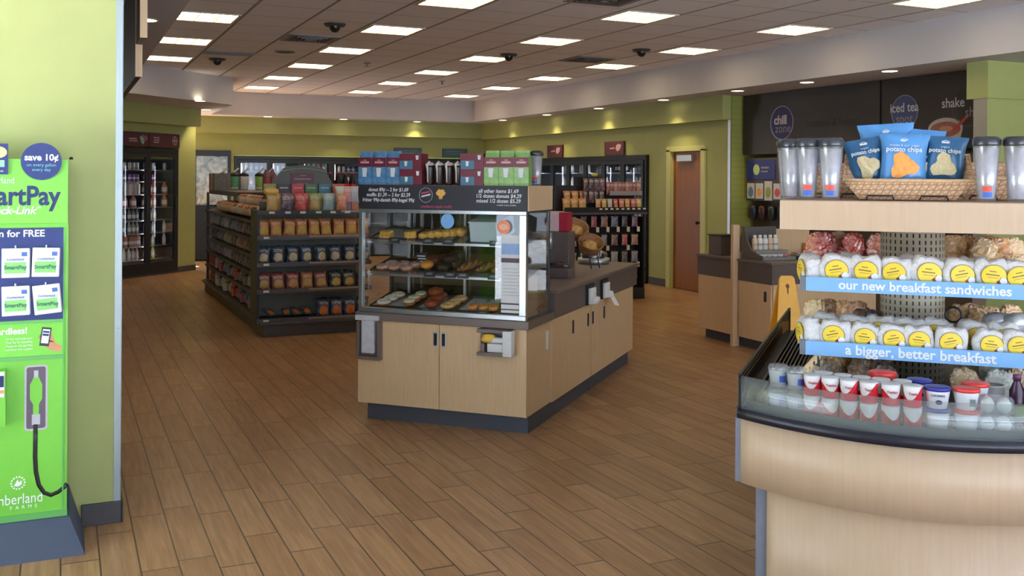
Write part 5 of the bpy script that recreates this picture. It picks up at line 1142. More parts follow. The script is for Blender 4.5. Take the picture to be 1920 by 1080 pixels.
t = thing('counter_box', 'dark taupe box at the far end of the condiment counter', 'box', (6.42, 8.70, .8925))
part(t, 'box', MB().box(6.315, 6.52, 8.60, 8.82, .8925, 1.10), TAUPED, bev=.003); part(t, 'lid', MB().box(6.305, 6.53, 8.59, 8.83, 1.1005, 1.112), DARKGREY, bev=.002)
cd = thing('condiment_caddy', 'grey stepped caddy with a curved side holding the condiment bottles', 'caddy', (6.62, 8.0, .8925))
cur = [(8.235, .893), (8.235, 1.215), (8.19, 1.215), (8.15, 1.08), (8.08, .99), (7.98, .95), (7.90, .935), (7.90, .893)]
part(cd, 'side', MB().prism(cur, 6.30, 6.318, 0, 'x'), TAUPED, label='curved taupe side')
part(cd, 'back', MB().box(6.319, 6.72, 8.21, 8.235, .893, 1.215), GREYSTEEL)
part(cd, 'step', MB().box(6.319, 6.72, 8.02, 8.209, .893, .985).box(6.319, 6.72, 7.90, 8.0195, .893, .925), plain('caddy_grey', (132, 126, 126), .4), bev=.003)
mp_ = thing('counter_screen', 'pale maple back screen behind the condiment bottles', 'screen', (7.0, 8.28, .8925))
part(mp_, 'panel', MB().box(6.725, 7.20, 8.26, 8.285, .8925, 1.185), MAPLE, bev=.002)
BOT = plain('bottle_white', (232, 228, 222), .35); BOTT = plain('bottle_tan', (226, 196, 158), .35)
for i, x in enumerate((6.385, 6.45, 6.515, 6.58, 6.645)):
    t = thing('condiment_bottle', 'white creamer bottle, %s from the left in the grey caddy' % NTH[i], 'bottle', (x, 8.13, .9855), 'A', 'condiment bottles')
    part(t, 'bottle', MB().lathe([(.026, 0), (.029, .004), (.029, .10), (.022, .118), (.016, .12)], 18, (x, 8.13, .9855)), (BOT, BOTT)[i in (0, 3)], True)
    part(t, 'cap', MB().lathe([(.019, .1202), (.019, .145), (.014, .150)], 14, (x, 8.13, .9855)), WHITE, True)
    part(t, 'label', MB().lathe([(.0295, .045), (.0295, .066)], 18, (x, 8.13, .9855), cap=False), plain('bottle_label_grey', (176, 168, 164), .5), True)
for i, x in enumerate((6.36, 6.43, 6.50, 6.57, 6.64)):
    put(MB().lathe([(.026, 0), (.034, .022), (.030, .026)], 16).mesh('cup', tint('creamer_pack', .4, mottle=.5, scale=90), True), 'creamer_cup', 'small creamer tub pile on the front step, %s from the left' % NTH[i], 'creamer', (x, 7.965, .9255), 'A', (0, 0, i), 'creamer tubs', [(214, 214, 216), (190, 200, 170), (214, 206, 190), (210, 210, 216), (186, 80, 80)][i])
t = thing('utensil_tray', 'dark tray of silver utensils right of the creamer tubs', 'tray', (6.85, 7.98, .8925))
part(t, 'tray', MB().box(6.74, 7.08, 7.86, 8.10, .8925, .925), DARKGREY, bev=.004)
m = MB()
for i in range(12):
    x = 6.77 + i * .024; m.tube([(x, 7.90, .935 + .01 * (i % 3)), (x + .02, 8.06, .94 + .012 * (i % 2))], .006, 6)
part(t, 'utensils', m, plain('utensil_silver', (190, 190, 196), .25, .5), True)
t = thing('mustard_pack', 'small yellow pack beside the maple back screen', 'pack', (7.13, 8.20, .8925))
part(t, 'pack', MB().box(7.09, 7.16, 8.18, 8.23, .8925, 1.035), plain('mustard_yellow', (206, 156, 48), .5), bev=.004)
# ------------------------------------------------------------------ menu boards and drink fountain on the right wall (facing -x)
RZ = -PI / 2
BRD = plain('board_brown', (46, 41, 40), .45, var=.12, scale=5)
def xdisc(x, y, z, r, n=40, m=0, mb=None, rz=None):
    mb = mb or MB(); rz = rz or r
    return mb.add([(x, y - r * math.cos(2 * PI * i / n), z + rz * math.sin(2 * PI * i / n)) for i in range(n)], [tuple(range(n))], m)
def xring(x, y, z, r, th, rz=None, n=44):
    rz = rz or r
    return MB().tube([(x, y - r * math.cos(2 * PI * i / n), z + rz * math.sin(2 * PI * i / n)) for i in range(n)], th, 6, closed=True)
b1 = thing('menu_board', 'dark brown menu board with the round navy chill logo', 'menu board', (8.95, 10.23, 2.05))
part(b1, 'panel', MB().box(8.84, 9.05, 8.935, 11.53, 2.05, 2.886), BRD)
part(b1, 'logo_disc', xdisc(8.838, 10.693, 2.465, .225, rz=.222), plain('logo_navy', (34, 40, 92), .5), label='navy logo disc')
part(b1, 'logo_ring', xring(8.837, 10.693, 2.465, .228, .007, .226), plain('logo_ring_grey', (150, 146, 172), .5), True)
GRT = plain('board_grey_lettering', (196, 192, 194), .6); GR2 = plain('board_dim_lettering', (140, 136, 146), .6)
txt(b1, 'chill', .165, (8.835, 10.72, 2.50), GRT, RZ, bold=.006); txt(b1, 'zone', .165, (8.835, 10.665, 2.385), GR2, RZ)
txt(b1, 'fountain & frozen', .135, (8.8385, 9.74, 2.425), plain('board_shadow_lettering', (26, 24, 26), .5), RZ, bold=.002)
b2 = thing('menu_board', 'dark brown menu board with iced drink pictures beside the green stub wall', 'menu board', (8.95, 8.1, 2.05))
part(b2, 'panel', MB().box(8.84, 9.05, 7.25, 8.905, 2.05, 2.886), BRD)
part(b2, 'logo_disc', xdisc(8.838, 8.55, 2.485, .19), plain('tea_disc', (64, 74, 112), .5), label='slate blue disc')
part(b2, 'logo_ring', xring(8.837, 8.55, 2.485, .195, .005), GR2, True)
txt(b2, 'iced tea', .150, (8.835, 8.555, 2.535), GRT, RZ, bold=.002, sx=.9); txt(b2, 'spot', .150, (8.835, 8.55, 2.405), GR2, RZ, sx=.95)
part(b2, 'logo_ring', xring(8.837, 7.66, 2.50, .215, .004), plain('dim_ring', (92, 86, 92), .5), True)
txt(b2, 'shake', .150, (8.835, 7.865, 2.545), GRT, RZ, bold=.002, sx=.9); txt(b2, 'shop', .150, (8.835, 7.57, 2.43), GR2, RZ, sx=.95)
cp = xdisc(8.8375, 7.97, 2.275, .235, rz=.115); xdisc(8.8370, 7.97, 2.262, .205, m=1, mb=cp, rz=.085)
cp.add([(8.8372, 8.205, 2.26), (8.8372, 7.735, 2.26), (8.8372, 7.80, 2.055), (8.8372, 8.14, 2.055)], [(0, 1, 2, 3)])
xdisc(8.8368, 7.97, 2.262, .205, m=1, mb=cp, rz=.085); xdisc(8.8364, 7.96, 2.27, .09, m=2, mb=cp, rz=.03)
part(b2, 'drink_picture', cp, [plain('cup_print', (170, 158, 150), .5), plain('shake_print', (132, 82, 66), .5, var=.15), plain('shake_light', (170, 122, 104), .5)])
part(b2, 'straw_picture', MB().add([(8.8360, 7.885, 2.245), (8.8360, 7.845, 2.235), (8.8360, 7.655, 2.385), (8.8360, 7.69, 2.405)], [(0, 1, 2, 3)]), plain('straw_red', (170, 44, 44), .5))
# fountain machine
fm_ = thing('drink_fountain', 'dark drink fountain machine with blue signs under the menu board', 'drink machine', (9.05, 10.3, 0))
part(fm_, 'counter', MB().box(8.78, 9.31, 7.3, 11.50, 0, .90), plain('fountain_counter', (84, 72, 62), .5))
part(fm_, 'back_panel', MB().box(9.0, 9.30, 7.35, 11.48, .901, 2.02), plain('fountain_brown', (64, 56, 48), .5))
part(fm_, 'head', MB().box(8.86, 8.999, 7.40, 11.47, 1.40, 2.0), plain('fountain_head', (74, 66, 58), .5))
FB = plain('fountain_blue', (30, 40, 118), .4)
for y0, y1 in ((11.46, 10.84), (10.76, 10.14), (10.06, 9.44)):
    part(fm_, 'sign', MB().box(8.85, 8.8595, y1, y0, 1.70, 1.965), FB, label='blue fountain sign')
part(fm_, 'sign_emblem', xdisc(8.8485, 11.24, 1.835, .07, rz=.075), plain('emblem_lime', (176, 204, 130), .5))
part(fm_, 'sign_strokes', MB().add([(8.8485, 11.14, 1.85), (8.8485, 10.97, 1.85), (8.8485, 10.97, 1.875), (8.8485, 11.14, 1.875)], [(0, 1, 2, 3)]).add([(8.8485, 11.14, 1.80), (8.8485, 10.99, 1.80), (8.8485, 10.99, 1.82), (8.8485, 11.14, 1.82)], [(0, 1, 2, 3)]), GR2)
fc_ = [(92, 130, 160), (226, 160, 60), (150, 160, 70), (206, 74, 96), (196, 60, 52), (120, 150, 90), (220, 190, 80), (90, 110, 180)]
for i in range(8):
    y = 11.44 - i * .19; c = part(fm_, 'flavour_card', MB().box(8.846, 8.8595, y - .155, y, 1.43 - (.0 if i != 2 else .02), 1.645 + (.03 if i == 2 else 0)), plain('flavour_white', (196, 196, 198), .4))
    part(c, 'fruit_picture', xdisc(8.8452, y - .08, 1.52, .055, n=18, rz=(.075 if i in (0, 2) else .055)), plain('flavour_%d' % i, fc_[i], .5, var=.25, scale=60))
for i in range(8):
    y = 11.36 - i * .2
    part(fm_, 'nozzle', MB().lathe([(.03, 0), (.045, .03), (.06, .16), (.05, .20)], 12, (8.90, y, 1.13)), plain('nozzle_dark_%d' % (i % 3), ((40, 44, 64), (72, 36, 40), (40, 52, 44))[i % 3], .35), True)
# ------------------------------------------------------------------ shelving gondolas
FILM = tint('snack_film', .35, mottle=.35, scale=22, letters=(.62, .86, (236, 230, 214)))
FILMP = {n: tint('snack_film_' + n, .35, mottle=.3, scale=22, patch=(.5, .33, .34, .27, c), letters=(.66, .86, (236, 230, 214))) for n, c in
         (('pale', (226, 206, 160)), ('orange', (232, 126, 50)), ('tan', (214, 172, 104)), ('gold', (222, 178, 88)))}
def pbag(A, H, D, seed, mat): return pillow(A, H, D, seed, 9)[0].mesh('snack_bag', mat, True)
PB = {k: [pbag(.058, .185, .026, s_, m_) for s_ in (11, 12, 13)] for k, m_ in [('plain', FILM)] + list(FILMP.items())}
def bag_at(kind, i, x, y, z, lab, grp, col, sc=1.0, lean=-.12, rz=0.0, frame='A'):
    return put(PB[kind][i % 3], 'snack_bag', lab, 'snack bag', (x, y, z), frame, (lean + rng.uniform(-.08, .04), rng.uniform(-.10, .10), rz + rng.uniform(-.32, .32)), grp, col, sc)
GX0, GX1, GY0, GY1 = 1.875, 3.12, 10.65, 15.35
G = thing('shelving_gondola', 'long dark grey double sided shelving gondola behind the pastry case, left aisle', 'shelving', (2.5, 12.9, 0))
part(G, 'plinth', MB().box(1.935, 3.10, 10.62, GY1, 0, .128), plain('plinth_taupe', (74, 66, 64), .5, var=.05), bev=.003)
part(G, 'plinth_top', MB().box(1.90, 3.13, 10.59, GY1 + .02, .1285, .158), GREYSTEEL, bev=.003)
part(G, 'end_backing', MB().box(1.96, 3.06, 11.02, 11.04, .16, 1.42), plain('pegboard_grey', (118, 116, 106), .6))
part(G, 'spine', MB().box(2.49, 2.52, 11.05, GY1 - .02, .16, 1.475), DARKSHELF)
for x, y in ((1.90, 11.045), (3.08, 11.045), (1.955, 15.31), (2.485, 15.31), (1.955, 13.2)):
    if y > 13 and y < 14: continue
    part(G, 'upright', MB().box(x, x + .035, y, y + .035, .16, 1.46 if y > 12 else 1.36), GREYSTEEL)
for z in (.30, .62, .95, 1.25, 1.44): part(G, 'cross_bar', MB().box(1.99, 2.485, 15.315, 15.335, z, z + .02), GREYSTEEL)
EZ = (.175, .488, .772, 1.058, 1.325)
for i, z in enumerate(EZ):
    s_ = part(G, 'end_shelf', MB().box(GX0 + .01, GX1 - .01, 10.665, 11.015, z - .018, z - .001), DARKSHELF)
    part(s_, 'shelf_lip', MB().box(GX0, GX1, 10.650, 10.664, z - .035, z + .012), (DARKSHELF if i == 4 else GREYSTEEL), label='shelf edge strip')
    part(s_, 'lip_highlight', MB().box(GX0 + (.55 if i < 4 else 0.9), GX1 - .05, 10.6475, 10.6495, z - .012, z + .008), plain('lip_tan', (150, 128, 106), .35))
    for x in ((1.945, ) if i < 4 else (2.0, 2.17, 2.33, 2.50, 2.66, 2.82)):
        part(s_, 'price_label', MB().box(x - .005, x + .055, 10.6445, 10.6472, z - .022, z + .002), CREAM)
SIDEZ = (.175, .40, .61, .81, 1.00, 1.20)
for i, z in enumerate(SIDEZ):
    s_ = part(G, 'side_shelf', MB().add([(1.945, 11.09, z - .018), (2.485, 11.09, z + .06), (2.485, 15.30, z + .06), (1.945, 15.30, z - .018), (1.945, 11.09, z - .001), (2.485, 11.09, z + .077), (2.485, 15.30, z + .077), (1.945, 15.30, z - .001)], [(0, 3, 2, 1), (4, 5, 6, 7), (0, 1, 5, 4), (1, 2, 6, 5), (2, 3, 7, 6), (3, 0, 4, 7)]), DARKSHELF)
    part(s_, 'shelf_lip', MB().box(1.932, 1.944, 11.09, 15.30, z - .028, z + .004), DARKSHELF)
part(G, 'top_shelf', MB().box(1.99, 2.95, 12.6, 15.30, 1.4765, 1.50), GREYSTEEL)
part(G, 'top_shelf_front', MB().box(1.985, 2.0, 12.6, 15.30, 1.44, 1.4995), GREYSTEEL)
part(G, 'end_cap_panel', MB().box(1.872, 1.90, 10.66, 11.04, .16, 1.34), plain('end_panel_dark', (34, 30, 30), .5), label='dark side panel of the end shelves')
# arched header on the end cap
hz = [(1.98, 1.45), (2.82, 1.45), (2.80, 1.56), (2.72, 1.70), (2.66, 1.79), (2.55, 1.82), (2.44, 1.828), (2.33, 1.82), (2.21, 1.79), (2.12, 1.68), (2.03, 1.56)]
hd = thing('header_card', 'dark grey arched header board above the candy shelf', 'sign', (2.42, 11.0, 1.38))
part(hd, 'board', MB().prism([(z, x) for x, z in hz], 10.985, 11.0, 0, 'y'), plain('header_grey', (84, 86, 84), .5))
part(hd, 'stem', MB().box(2.38, 2.46, 11.0005, 11.012, 1.36, 1.6), DARKSHELF)
part(hd, 'plum_panel', MB().box(2.29, 2.55, 10.980, 10.9845, 1.57, 1.74), plain('header_plum', (86, 46, 60), .5))
part(hd, 'strokes', MB().quad(2.39, 2.46, 1.708, 1.716, 10.9795).quad(2.325, 2.515, 1.668, 1.680, 10.9795).quad(2.355, 2.485, 1.617, 1.624, 10.9795), plain('header_strokes', (170, 140, 150), .5))
part(hd, 'arc_line', MB().tube([(2.17 + .5 * i / 16, 10.982, 1.755 + .035 * math.sin(PI * i / 16)) for i in range(17)], .005, 6), plain('header_line', (150, 150, 146), .5), True)
# end cap rows
hcol = [(150, 150, 66), (58, 50, 70), (190, 44, 54), (66, 118, 70), (56, 122, 150), (204, 96, 62)]; hn = ['olive', 'dark violet', 'red', 'green', 'blue', 'orange']
pcol = [(206, 160, 64), (92, 66, 88), (206, 58, 52), (150, 160, 92), (150, 176, 178), (216, 132, 90)]
pn = ['yellow topped', 'dark violet', 'red', 'pale green', 'pale teal', 'orange']
for i in range(6):
    x = 2.06 + i * .152
    put(MB().box(-.068, .068, -.004, .004, 0, .105).quad(-.045, .045, .055, .066, -.0045, 1).mesh('card', [tint('card_board', .5, mottle=.1), plain('card_stroke', (206, 204, 196), .5)]), 'header_tag', '%s header tag below the arched board' % hn[i], 'tag', (x, 10.955, 1.515), 'A', (0, 0, 0), 'coloured header tags', hcol[i])
    for k in range(2):
        put(PB['tan' if i in (0, 3) else 'plain'][(i + k) % 3], 'candy_bag', '%s candy bag, %s one of its pair on the top end shelf' % (pn[i], ('front', 'back')[k]), 'candy bag', (x - .02 + .06 * k, 10.73 + .10 * k, 1.327), 'A', (-.08, 0, rng.uniform(-.2, .2)), 'candy bags on the top end shelf', pcol[i], (1.05, 1.0, 1.03))
bx_ = MB().box(-.09, .09, -.05, .05, 0, .07).mesh('carton', tint('carton_board', .5, mottle=.15))
put(MB().ball((0, 0, .035), (.085, .035, .034), 14, 8, p=.6).mesh('yellow_pack', tint('glossy_pack', .3), True), 'candy_bag', 'yellow pack lying on top of the yellow topped candy bags', 'candy bag', (2.03, 10.74, 1.505), 'A', (0, 0, .1), 'loose packs on the candy bags', (222, 178, 62))
for i, (x, c, nm) in enumerate(((2.80, (196, 216, 206), 'pale mint'), (2.88, (214, 150, 160), 'pink'), (2.96, (186, 190, 206), 'pale blue'))):
    put(PB['plain'][i], 'candy_bag', '%s candy bag at the right end of the top end shelf' % nm, 'candy bag', (x, 10.80, 1.42), 'A', (-.1, 0, 0), 'candy bags on the top end shelf', c, .95)
    put(bx_, 'candy_carton', 'candy carton under the %s bag on the top end shelf' % nm, 'carton', (x + .0, 10.80, 1.327), 'A', (0, 0, 0), 'candy cartons', ((150, 60, 60), (120, 90, 110), (190, 110, 70))[i], (.42, .9, 1.3))
def row(n, x0, x1, y, z, kinds, cols, names, shelf, sc=1.0, back=True, skip=()):
    for i in range(n):
        if i in skip: continue
        x = x0 + (x1 - x0) * i / (n - 1); j = i % len(cols)
        bag_at(kinds[j % len(kinds)], i, x, y, z, '%s snack bag, %s from the left on the %s end shelf' % (names[j], NTH[i], shelf), 'snack bags on the %s end shelf' % shelf, cols[j], sc)
        if back: bag_at(kinds[j % len(kinds)], i + 1, x + .02, y + .14, z, '%s snack bag behind the %s from the left on the %s end shelf' % (names[j], NTH[i], shelf), 'back row of bags on the %s end shelf' % shelf, cols[j], sc)
row(9, 1.955, 3.05, 10.735, 1.059, ['gold'], [(214, 128, 46)], ['orange gold'], 'second', (1.16, 1.1, .98))
row(8, 1.95, 3.05, 10.735, .773, ['pale', 'pale', 'pale', 'pale', 'tan'], [(36, 66, 104)], ['dark blue'], 'third', (1.12, 1.1, .93))
row(8, 1.96, 3.05, 10.735, .489, ['tan', 'tan', 'tan', 'tan', 'tan', 'gold', 'gold', 'tan'], [(150, 62, 44), (166, 74, 46), (176, 70, 52), (190, 120, 60), (170, 82, 50), (34, 42, 38), (34, 42, 38), (92, 52, 36)], ['red brown', 'rust', 'red', 'golden', 'rust', 'black', 'black', 'brown'], 'fourth', (1.2, 1.1, .92))
row(8, 2.0, 3.05, 10.735, .176, ['orange'], [(42, 62, 100)], ['blue orange'], 'bottom', (1.2, 1.1, 1.0), True, (0, 1, 2, 3))
for i, (x, a) in enumerate(((2.06, .4), (2.20, -.2), (2.33, .3), (2.44, .1))):
    put(PB['orange'][i % 3], 'snack_bag', 'fallen blue snack bag, %s from the left, lying on the bottom end shelf' % NTH[i], 'snack bag', (x, 10.74, .210), 'A', (-1.25, 0, a), 'fallen bags on the bottom end shelf', (52, 70, 104), .85)
# bread on the aisle side
loaf = MB().ball((0, 0, .06), (.065, .14, .06), 18, 12, p=.6, jit=.07, rng=rng).mesh('loaf', tint('bread_bag', .3, mottle=.8, scale=28, patch=(.25, .80, .13, .16, (206, 110, 70)), band=(.0, .12, (196, 176, 140))), True)
lcol = [(222, 202, 170), (228, 216, 196), (206, 172, 130), (214, 190, 130), (226, 206, 186), (216, 214, 212)]
for i in range(14):
    y = 11.18 + i * .215
    put(loaf, 'bread_loaf', 'bagged bread loaf, %s from the near end of the upper aisle shelf' % NTH[i], 'bread', (2.05, y, 1.235), 'A', (0, .10, PI / 2 + rng.uniform(-.3, .3)), 'bread loaves on the aisle shelf', lcol[i % 6], (1.25, 1.0, 1.1))
    if i < 7: put(loaf, 'bread_loaf', 'bagged bread loaf, %s from the near end in the heaped second layer' % NTH[i], 'bread', (2.10, y + .09, 1.345), 'A', (.15, .12, PI / 2 + rng.uniform(-.5, .5)), 'bread loaves on the aisle shelf', lcol[(i + 2) % 6], (1.2, 1.0, 1.05))
# small packs on the aisle side shelves
sp_ = [pillow(.052, .13, .03, q, 7)[0].mesh('snack_pack', tint('small_pack_film', .35, mottle=.6, scale=50), True) for q in (21, 22)]
sp_.append(MB().box(-.05, .05, -.03, .03, 0, .09).mesh('snack_box', tint('small_box_board', .5, mottle=.3, scale=60)))
bc_ = MB().lathe([(.03, 0), (.034, .005), (.034, .11), (.018, .14), (.018, .155)], 12).mesh('small_bottle', tint('small_bottle_film', .25, mottle=.3), True)
pal = [[((186, 128, 50), 'gold'), ((60, 92, 168), 'blue'), ((196, 66, 48), 'red'), ((220, 200, 120), 'yellow'), ((190, 184, 200), 'lilac'), ((150, 60, 60), 'maroon')],
       [((190, 176, 160), 'cream'), ((150, 110, 70), 'tan'), ((206, 110, 70), 'orange'), ((120, 130, 150), 'slate'), ((196, 190, 200), 'white'), ((176, 60, 56), 'red')],
       [((104, 84, 74), 'brown'), ((160, 146, 130), 'beige'), ((126, 92, 84), 'russet'), ((150, 150, 166), 'grey'), ((90, 90, 110), 'slate'), ((110, 100, 170), 'violet')],
       [((110, 82, 62), 'brown'), ((170, 130, 92), 'tan'), ((92, 70, 66), 'dark'), ((190, 180, 176), 'white'), ((120, 120, 170), 'violet'), ((80, 80, 92), 'charcoal')],
       [((92, 66, 62), 'dark brown'), ((110, 76, 66), 'brown'), ((136, 130, 176), 'lavender'), ((196, 196, 216), 'white'), ((96, 100, 150), 'blue'), ((150, 150, 190), 'pale violet')]]
sn = ['lowest', 'second', 'third', 'fourth', 'fifth']
for si in range(5):
    z = SIDEZ[si] + .004; n = 19
    for i in range(n):
        y = 11.16 + i * (4.05 / n); seg = min(5, i * 6 // n); col, cn = pal[si][(seg + (rng.random() < .25)) % 6]
        c2 = tuple(max(0, min(255, v + rng.randint(-18, 18))) for v in col)
        me = bc_ if (si < 2 and i > n - 5) else sp_[(i + si) % 3 if si < 2 else (i + si) % 2]
        w_ = 'bottle' if me is bc_ else ('box' if me is sp_[2] else 'pack')
        for k in range(2 if si > 0 else 2):
            put(me, 'snack_' + w_, 'small %s snack %s in the %s row of the %s aisle side shelf' % (cn, w_, ('front', 'second')[k], sn[si]), 'snack ' + w_,
                (1.99 + k * .13, y + .03 * k, z + .008 + k * .02), 'A', (-.25 if w_ == 'pack' else 0, 0, -PI / 2 + rng.uniform(-.35, .35)), 'aisle side snacks, %s shelf, %s %s %s' % (sn[si], ('front', 'second')[k], cn, w_), c2, rng.uniform(1.08, 1.25))
# cups and cartons on the gondola's top shelf
for i, (x, y, c, nm) in enumerate(((2.15, 15.05, (206, 70, 120), 'pink'), (2.31, 15.05, (70, 150, 90), 'green'), (2.45, 15.05, (206, 200, 196), 'white'), (2.64, 14.85, (130, 176, 60), 'lime'), (2.78, 14.85, (206, 160, 110), 'peach'))):
    t = thing('slush_cup', '%s dispenser cup with a pale scoop on the gondola top' % nm, 'cup', (x, y, 1.5005), 'A', 'tall coloured cups on the gondola')
    part(t, 'cup', MB().lathe([(.055, 0), (.06, .01), (.068, .19), (.06, .2)], 18, (x, y, 1.5005)), tint('slush_cup_print', .4, band=(.05, .2, (226, 222, 220))), True, color=c)
    part(t, 'lid', MB().lathe([(.070, .2005), (.070, .225), (.03, .25)], 18, (x, y, 1.5005)), BLACK, True)
    part(t, 'scoop', MB().tube([(x - .04, y, 1.73), (x + .06, y, 1.82)], .014, 8), plain('scoop_white', (206, 202, 200), .4), True)
for i, x in enumerate((2.42, 2.52)):
    y = 12.9 + i * .12
    put(MB().lathe([(.045, 0), (.05, .01), (.05, .22), (.02, .27), (.02, .29)], 16).mesh('bottle', tint('tall_bottle', .3, band=(.15, .55, (150, 60, 76))), True), 'tall_bottle', ('near tall dark red bottle on the gondola top', 'far tall dark red bottle on the gondola top')[i], 'bottle', (x - .04, y, 1.5005), 'A', (0, 0, 0), 'tall red bottles', (106, 28, 44))
for i, (x, y) in enumerate(((2.05, 15.2), (2.02, 14.9))):
    put(MB().box(-.11, .11, -.11, .11, 0, .24).mesh('shipping_carton', tint('brown_carton', .7, mottle=.2)), 'shipping_carton', ('brown carton at the far end of the gondola top', 'grey carton next to the brown one on the gondola top')[i], 'carton', (x + .06 - .02, y - .02 - .3 * i, 1.5005), 'A', (0, 0, 0), 'cartons on the gondola top', ((150, 124, 98), (110, 108, 104))[i])
for i in range(6):
    x = 2.66 + i * .085
    t = thing('soda_bottle', 'dark cola bottle with a red label, %s from the left behind the header' % NTH[i], 'bottle', (x, 11.35, 1.3), 'A', 'cola bottles behind the header')
    part(t, 'bottle', MB().lathe([(.036, 0), (.040, .01), (.040, .22), (.016, .30), (.014, .315)], 16, (x, 11.35, 1.42)), plain('cola_dark', (36, 20, 18), .15), True)
    part(t, 'label', MB().lathe([(.0408, .12), (.0408, .20)], 16, (x, 11.35, 1.42), cap=False), plain('cola_red', (176, 26, 40), .4), True)
    part(t, 'cap', MB().lathe([(.016, .3155), (.016, .335)], 12, (x, 11.35, 1.42)), plain('cola_cap', (206, 60, 60), .4), True)
part(G, 'near_top_shelf', MB().box(2.54, 3.10, 11.05, 12.4, 1.405, 1.419), GREYSTEEL)
# right hand end cap, in front of the right wall coolers
R0, R1, RY = 6.22, 7.54, 12.0
H = thing('shelving_gondola', 'dark shelving end unit by the oak door, hung with small packs', 'shelving', (6.9, 12.6, 0))
part(H, 'plinth', MB().box(R0, R1 - .02, RY + .02, 14.6, 0, .15), plain('plinth_black', (40, 38, 40), .5), bev=.003)
part(H, 'peg_panel', MB().box(R0 + .01, R1 - .03, RY + .30, RY + .33, .151, 1.60), plain('peg_panel_black', (30, 28, 30), .6))
part(H, 'side_panel', MB().box(R1 - .028, R1, RY + .06, RY + .6, .151, 1.16), plain('side_panel_dark', (34, 32, 34), .5))
s_ = part(H, 'shelf', MB().box(R0, R1, RY + .001, RY + .295, 1.212, 1.226), DARKSHELF)
part(s_, 'shelf_lip', MB().box(R0, R1, RY - .012, RY, 1.205, 1.300), BLACKM); part(s_, 'shelf_trim', MB().box(R0, R1, RY - .016, RY - .0125, 1.200, 1.228), GREYSTEEL, label='grey shelf edge trim')
for i in range(9): part(s_, 'price_label', MB().box(6.76 + i * .088, 6.805 + i * .088, RY - .015, RY - .0125, 1.265, 1.287), CREAM)
s_ = part(H, 'raised_shelf', MB().box(6.98, R1 - .03, RY + .10, RY + .295, 1.455, 1.468), DARKSHELF)
part(s_, 'shelf_lip', MB().box(6.98, R1 - .03, RY + .086, RY + .0995, 1.462, 1.525), plain('lip_pale', (150, 140, 136), .5))
part(H, 'back_board', MB().box(R0 + .3, 6.97, RY + .28, RY + .299, 1.601, 1.72), BLACKM)
for i in range(8):
    x = 6.78 + i * .094; c, nm = (((206, 150, 60), 'gold'), ((214, 168, 60), 'yellow'), ((196, 190, 180), 'pale'), ((206, 60, 56), 'red'), ((214, 110, 60), 'orange'), ((216, 140, 56), 'amber'), ((206, 70, 60), 'red'), ((220, 176, 60), 'yellow'))[i]
    put(PB['gold' if i % 2 else 'plain'][i % 3], 'snack_bag', '%s snack bag, %s from the left above the price labels by the oak door' % (nm, NTH[i]), 'snack bag', (x, RY + .05, 1.228), 'A', (-.1, 0, rng.uniform(-.2, .2)), 'snack bags on the end unit shelf', c, (.72, .8, 1.02))
for i in range(9):
    x = 7.0 + i * .062; put(PB['plain'][i % 3], 'jerky_bag', 'brown red jerky bag, %s from the left on the raised shelf' % NTH[i], 'snack bag', (x, RY + .15, 1.47), 'A', (-.12, 0, rng.uniform(-.3, .3)), 'jerky bags on the raised shelf', ((150, 66, 46), (120, 46, 40), (176, 104, 76))[i % 3], (.62, .7, .98))
for i in range(8):
    x = 6.62 + (i % 4) * .085; put(PB['plain'][i % 3], 'jerky_bag', 'dark plum jerky bag, %s from the left in the %s row of the tall rack' % (NTH[i % 4], ('lower', 'upper')[i // 4]), 'snack bag', (x, RY + .12, 1.36 + .17 * (i // 4)), 'A', (-.1, 0, rng.uniform(-.4, .4)), 'jerky bags on the tall rack', ((76, 30, 40), (96, 40, 46), (60, 36, 46))[i % 3], (.75, .8, .95))
put(MB().ball((0, 0, .03), (.06, .02, .022), 14, 8, jit=.2, rng=rng).mesh('bow', tint('bow_film', .4), True), 'yellow_bow', 'small yellow bow on top of the jerky rack', 'bow', (6.80, RY + .2, 1.72), 'A', (0, 0, 0), None, (200, 186, 40))
for i in range(3):
    put(PB['gold'][i], 'snack_bag', 'golden snack bag, %s from the left end of the end unit shelf' % NTH[i], 'snack bag', (6.30 + i * .125, RY + .08, 1.302 - .074), 'A', (-.1, 0, 0), 'golden bags at the left end', (206, 136, 50), (1.1, 1, 1.05))
    put(PB['gold'][i], 'snack_bag', 'golden snack bag behind the %s one at the left end of the shelf' % NTH[i], 'snack bag', (6.36 + i * .125, RY + .18, 1.34), 'A', (-.1, 0, 0), 'golden bags at the left end, back row', (196, 120, 46), (1.0, 1, 1.0))
pk = [pillow(.055, .15, .014, 31, 7)[0].mesh('hang_pack', tint('hang_film', .3, mottle=.7, scale=45), True)]
hc = [(120, 124, 150), (60, 44, 50), (96, 52, 58), (150, 100, 120), (190, 60, 84), (150, 150, 156), (150, 96, 46), (70, 72, 84), (76, 104, 130)]
hname = ['grey blue', 'dark', 'maroon', 'mauve', 'crimson', 'silver', 'amber', 'slate', 'blue']
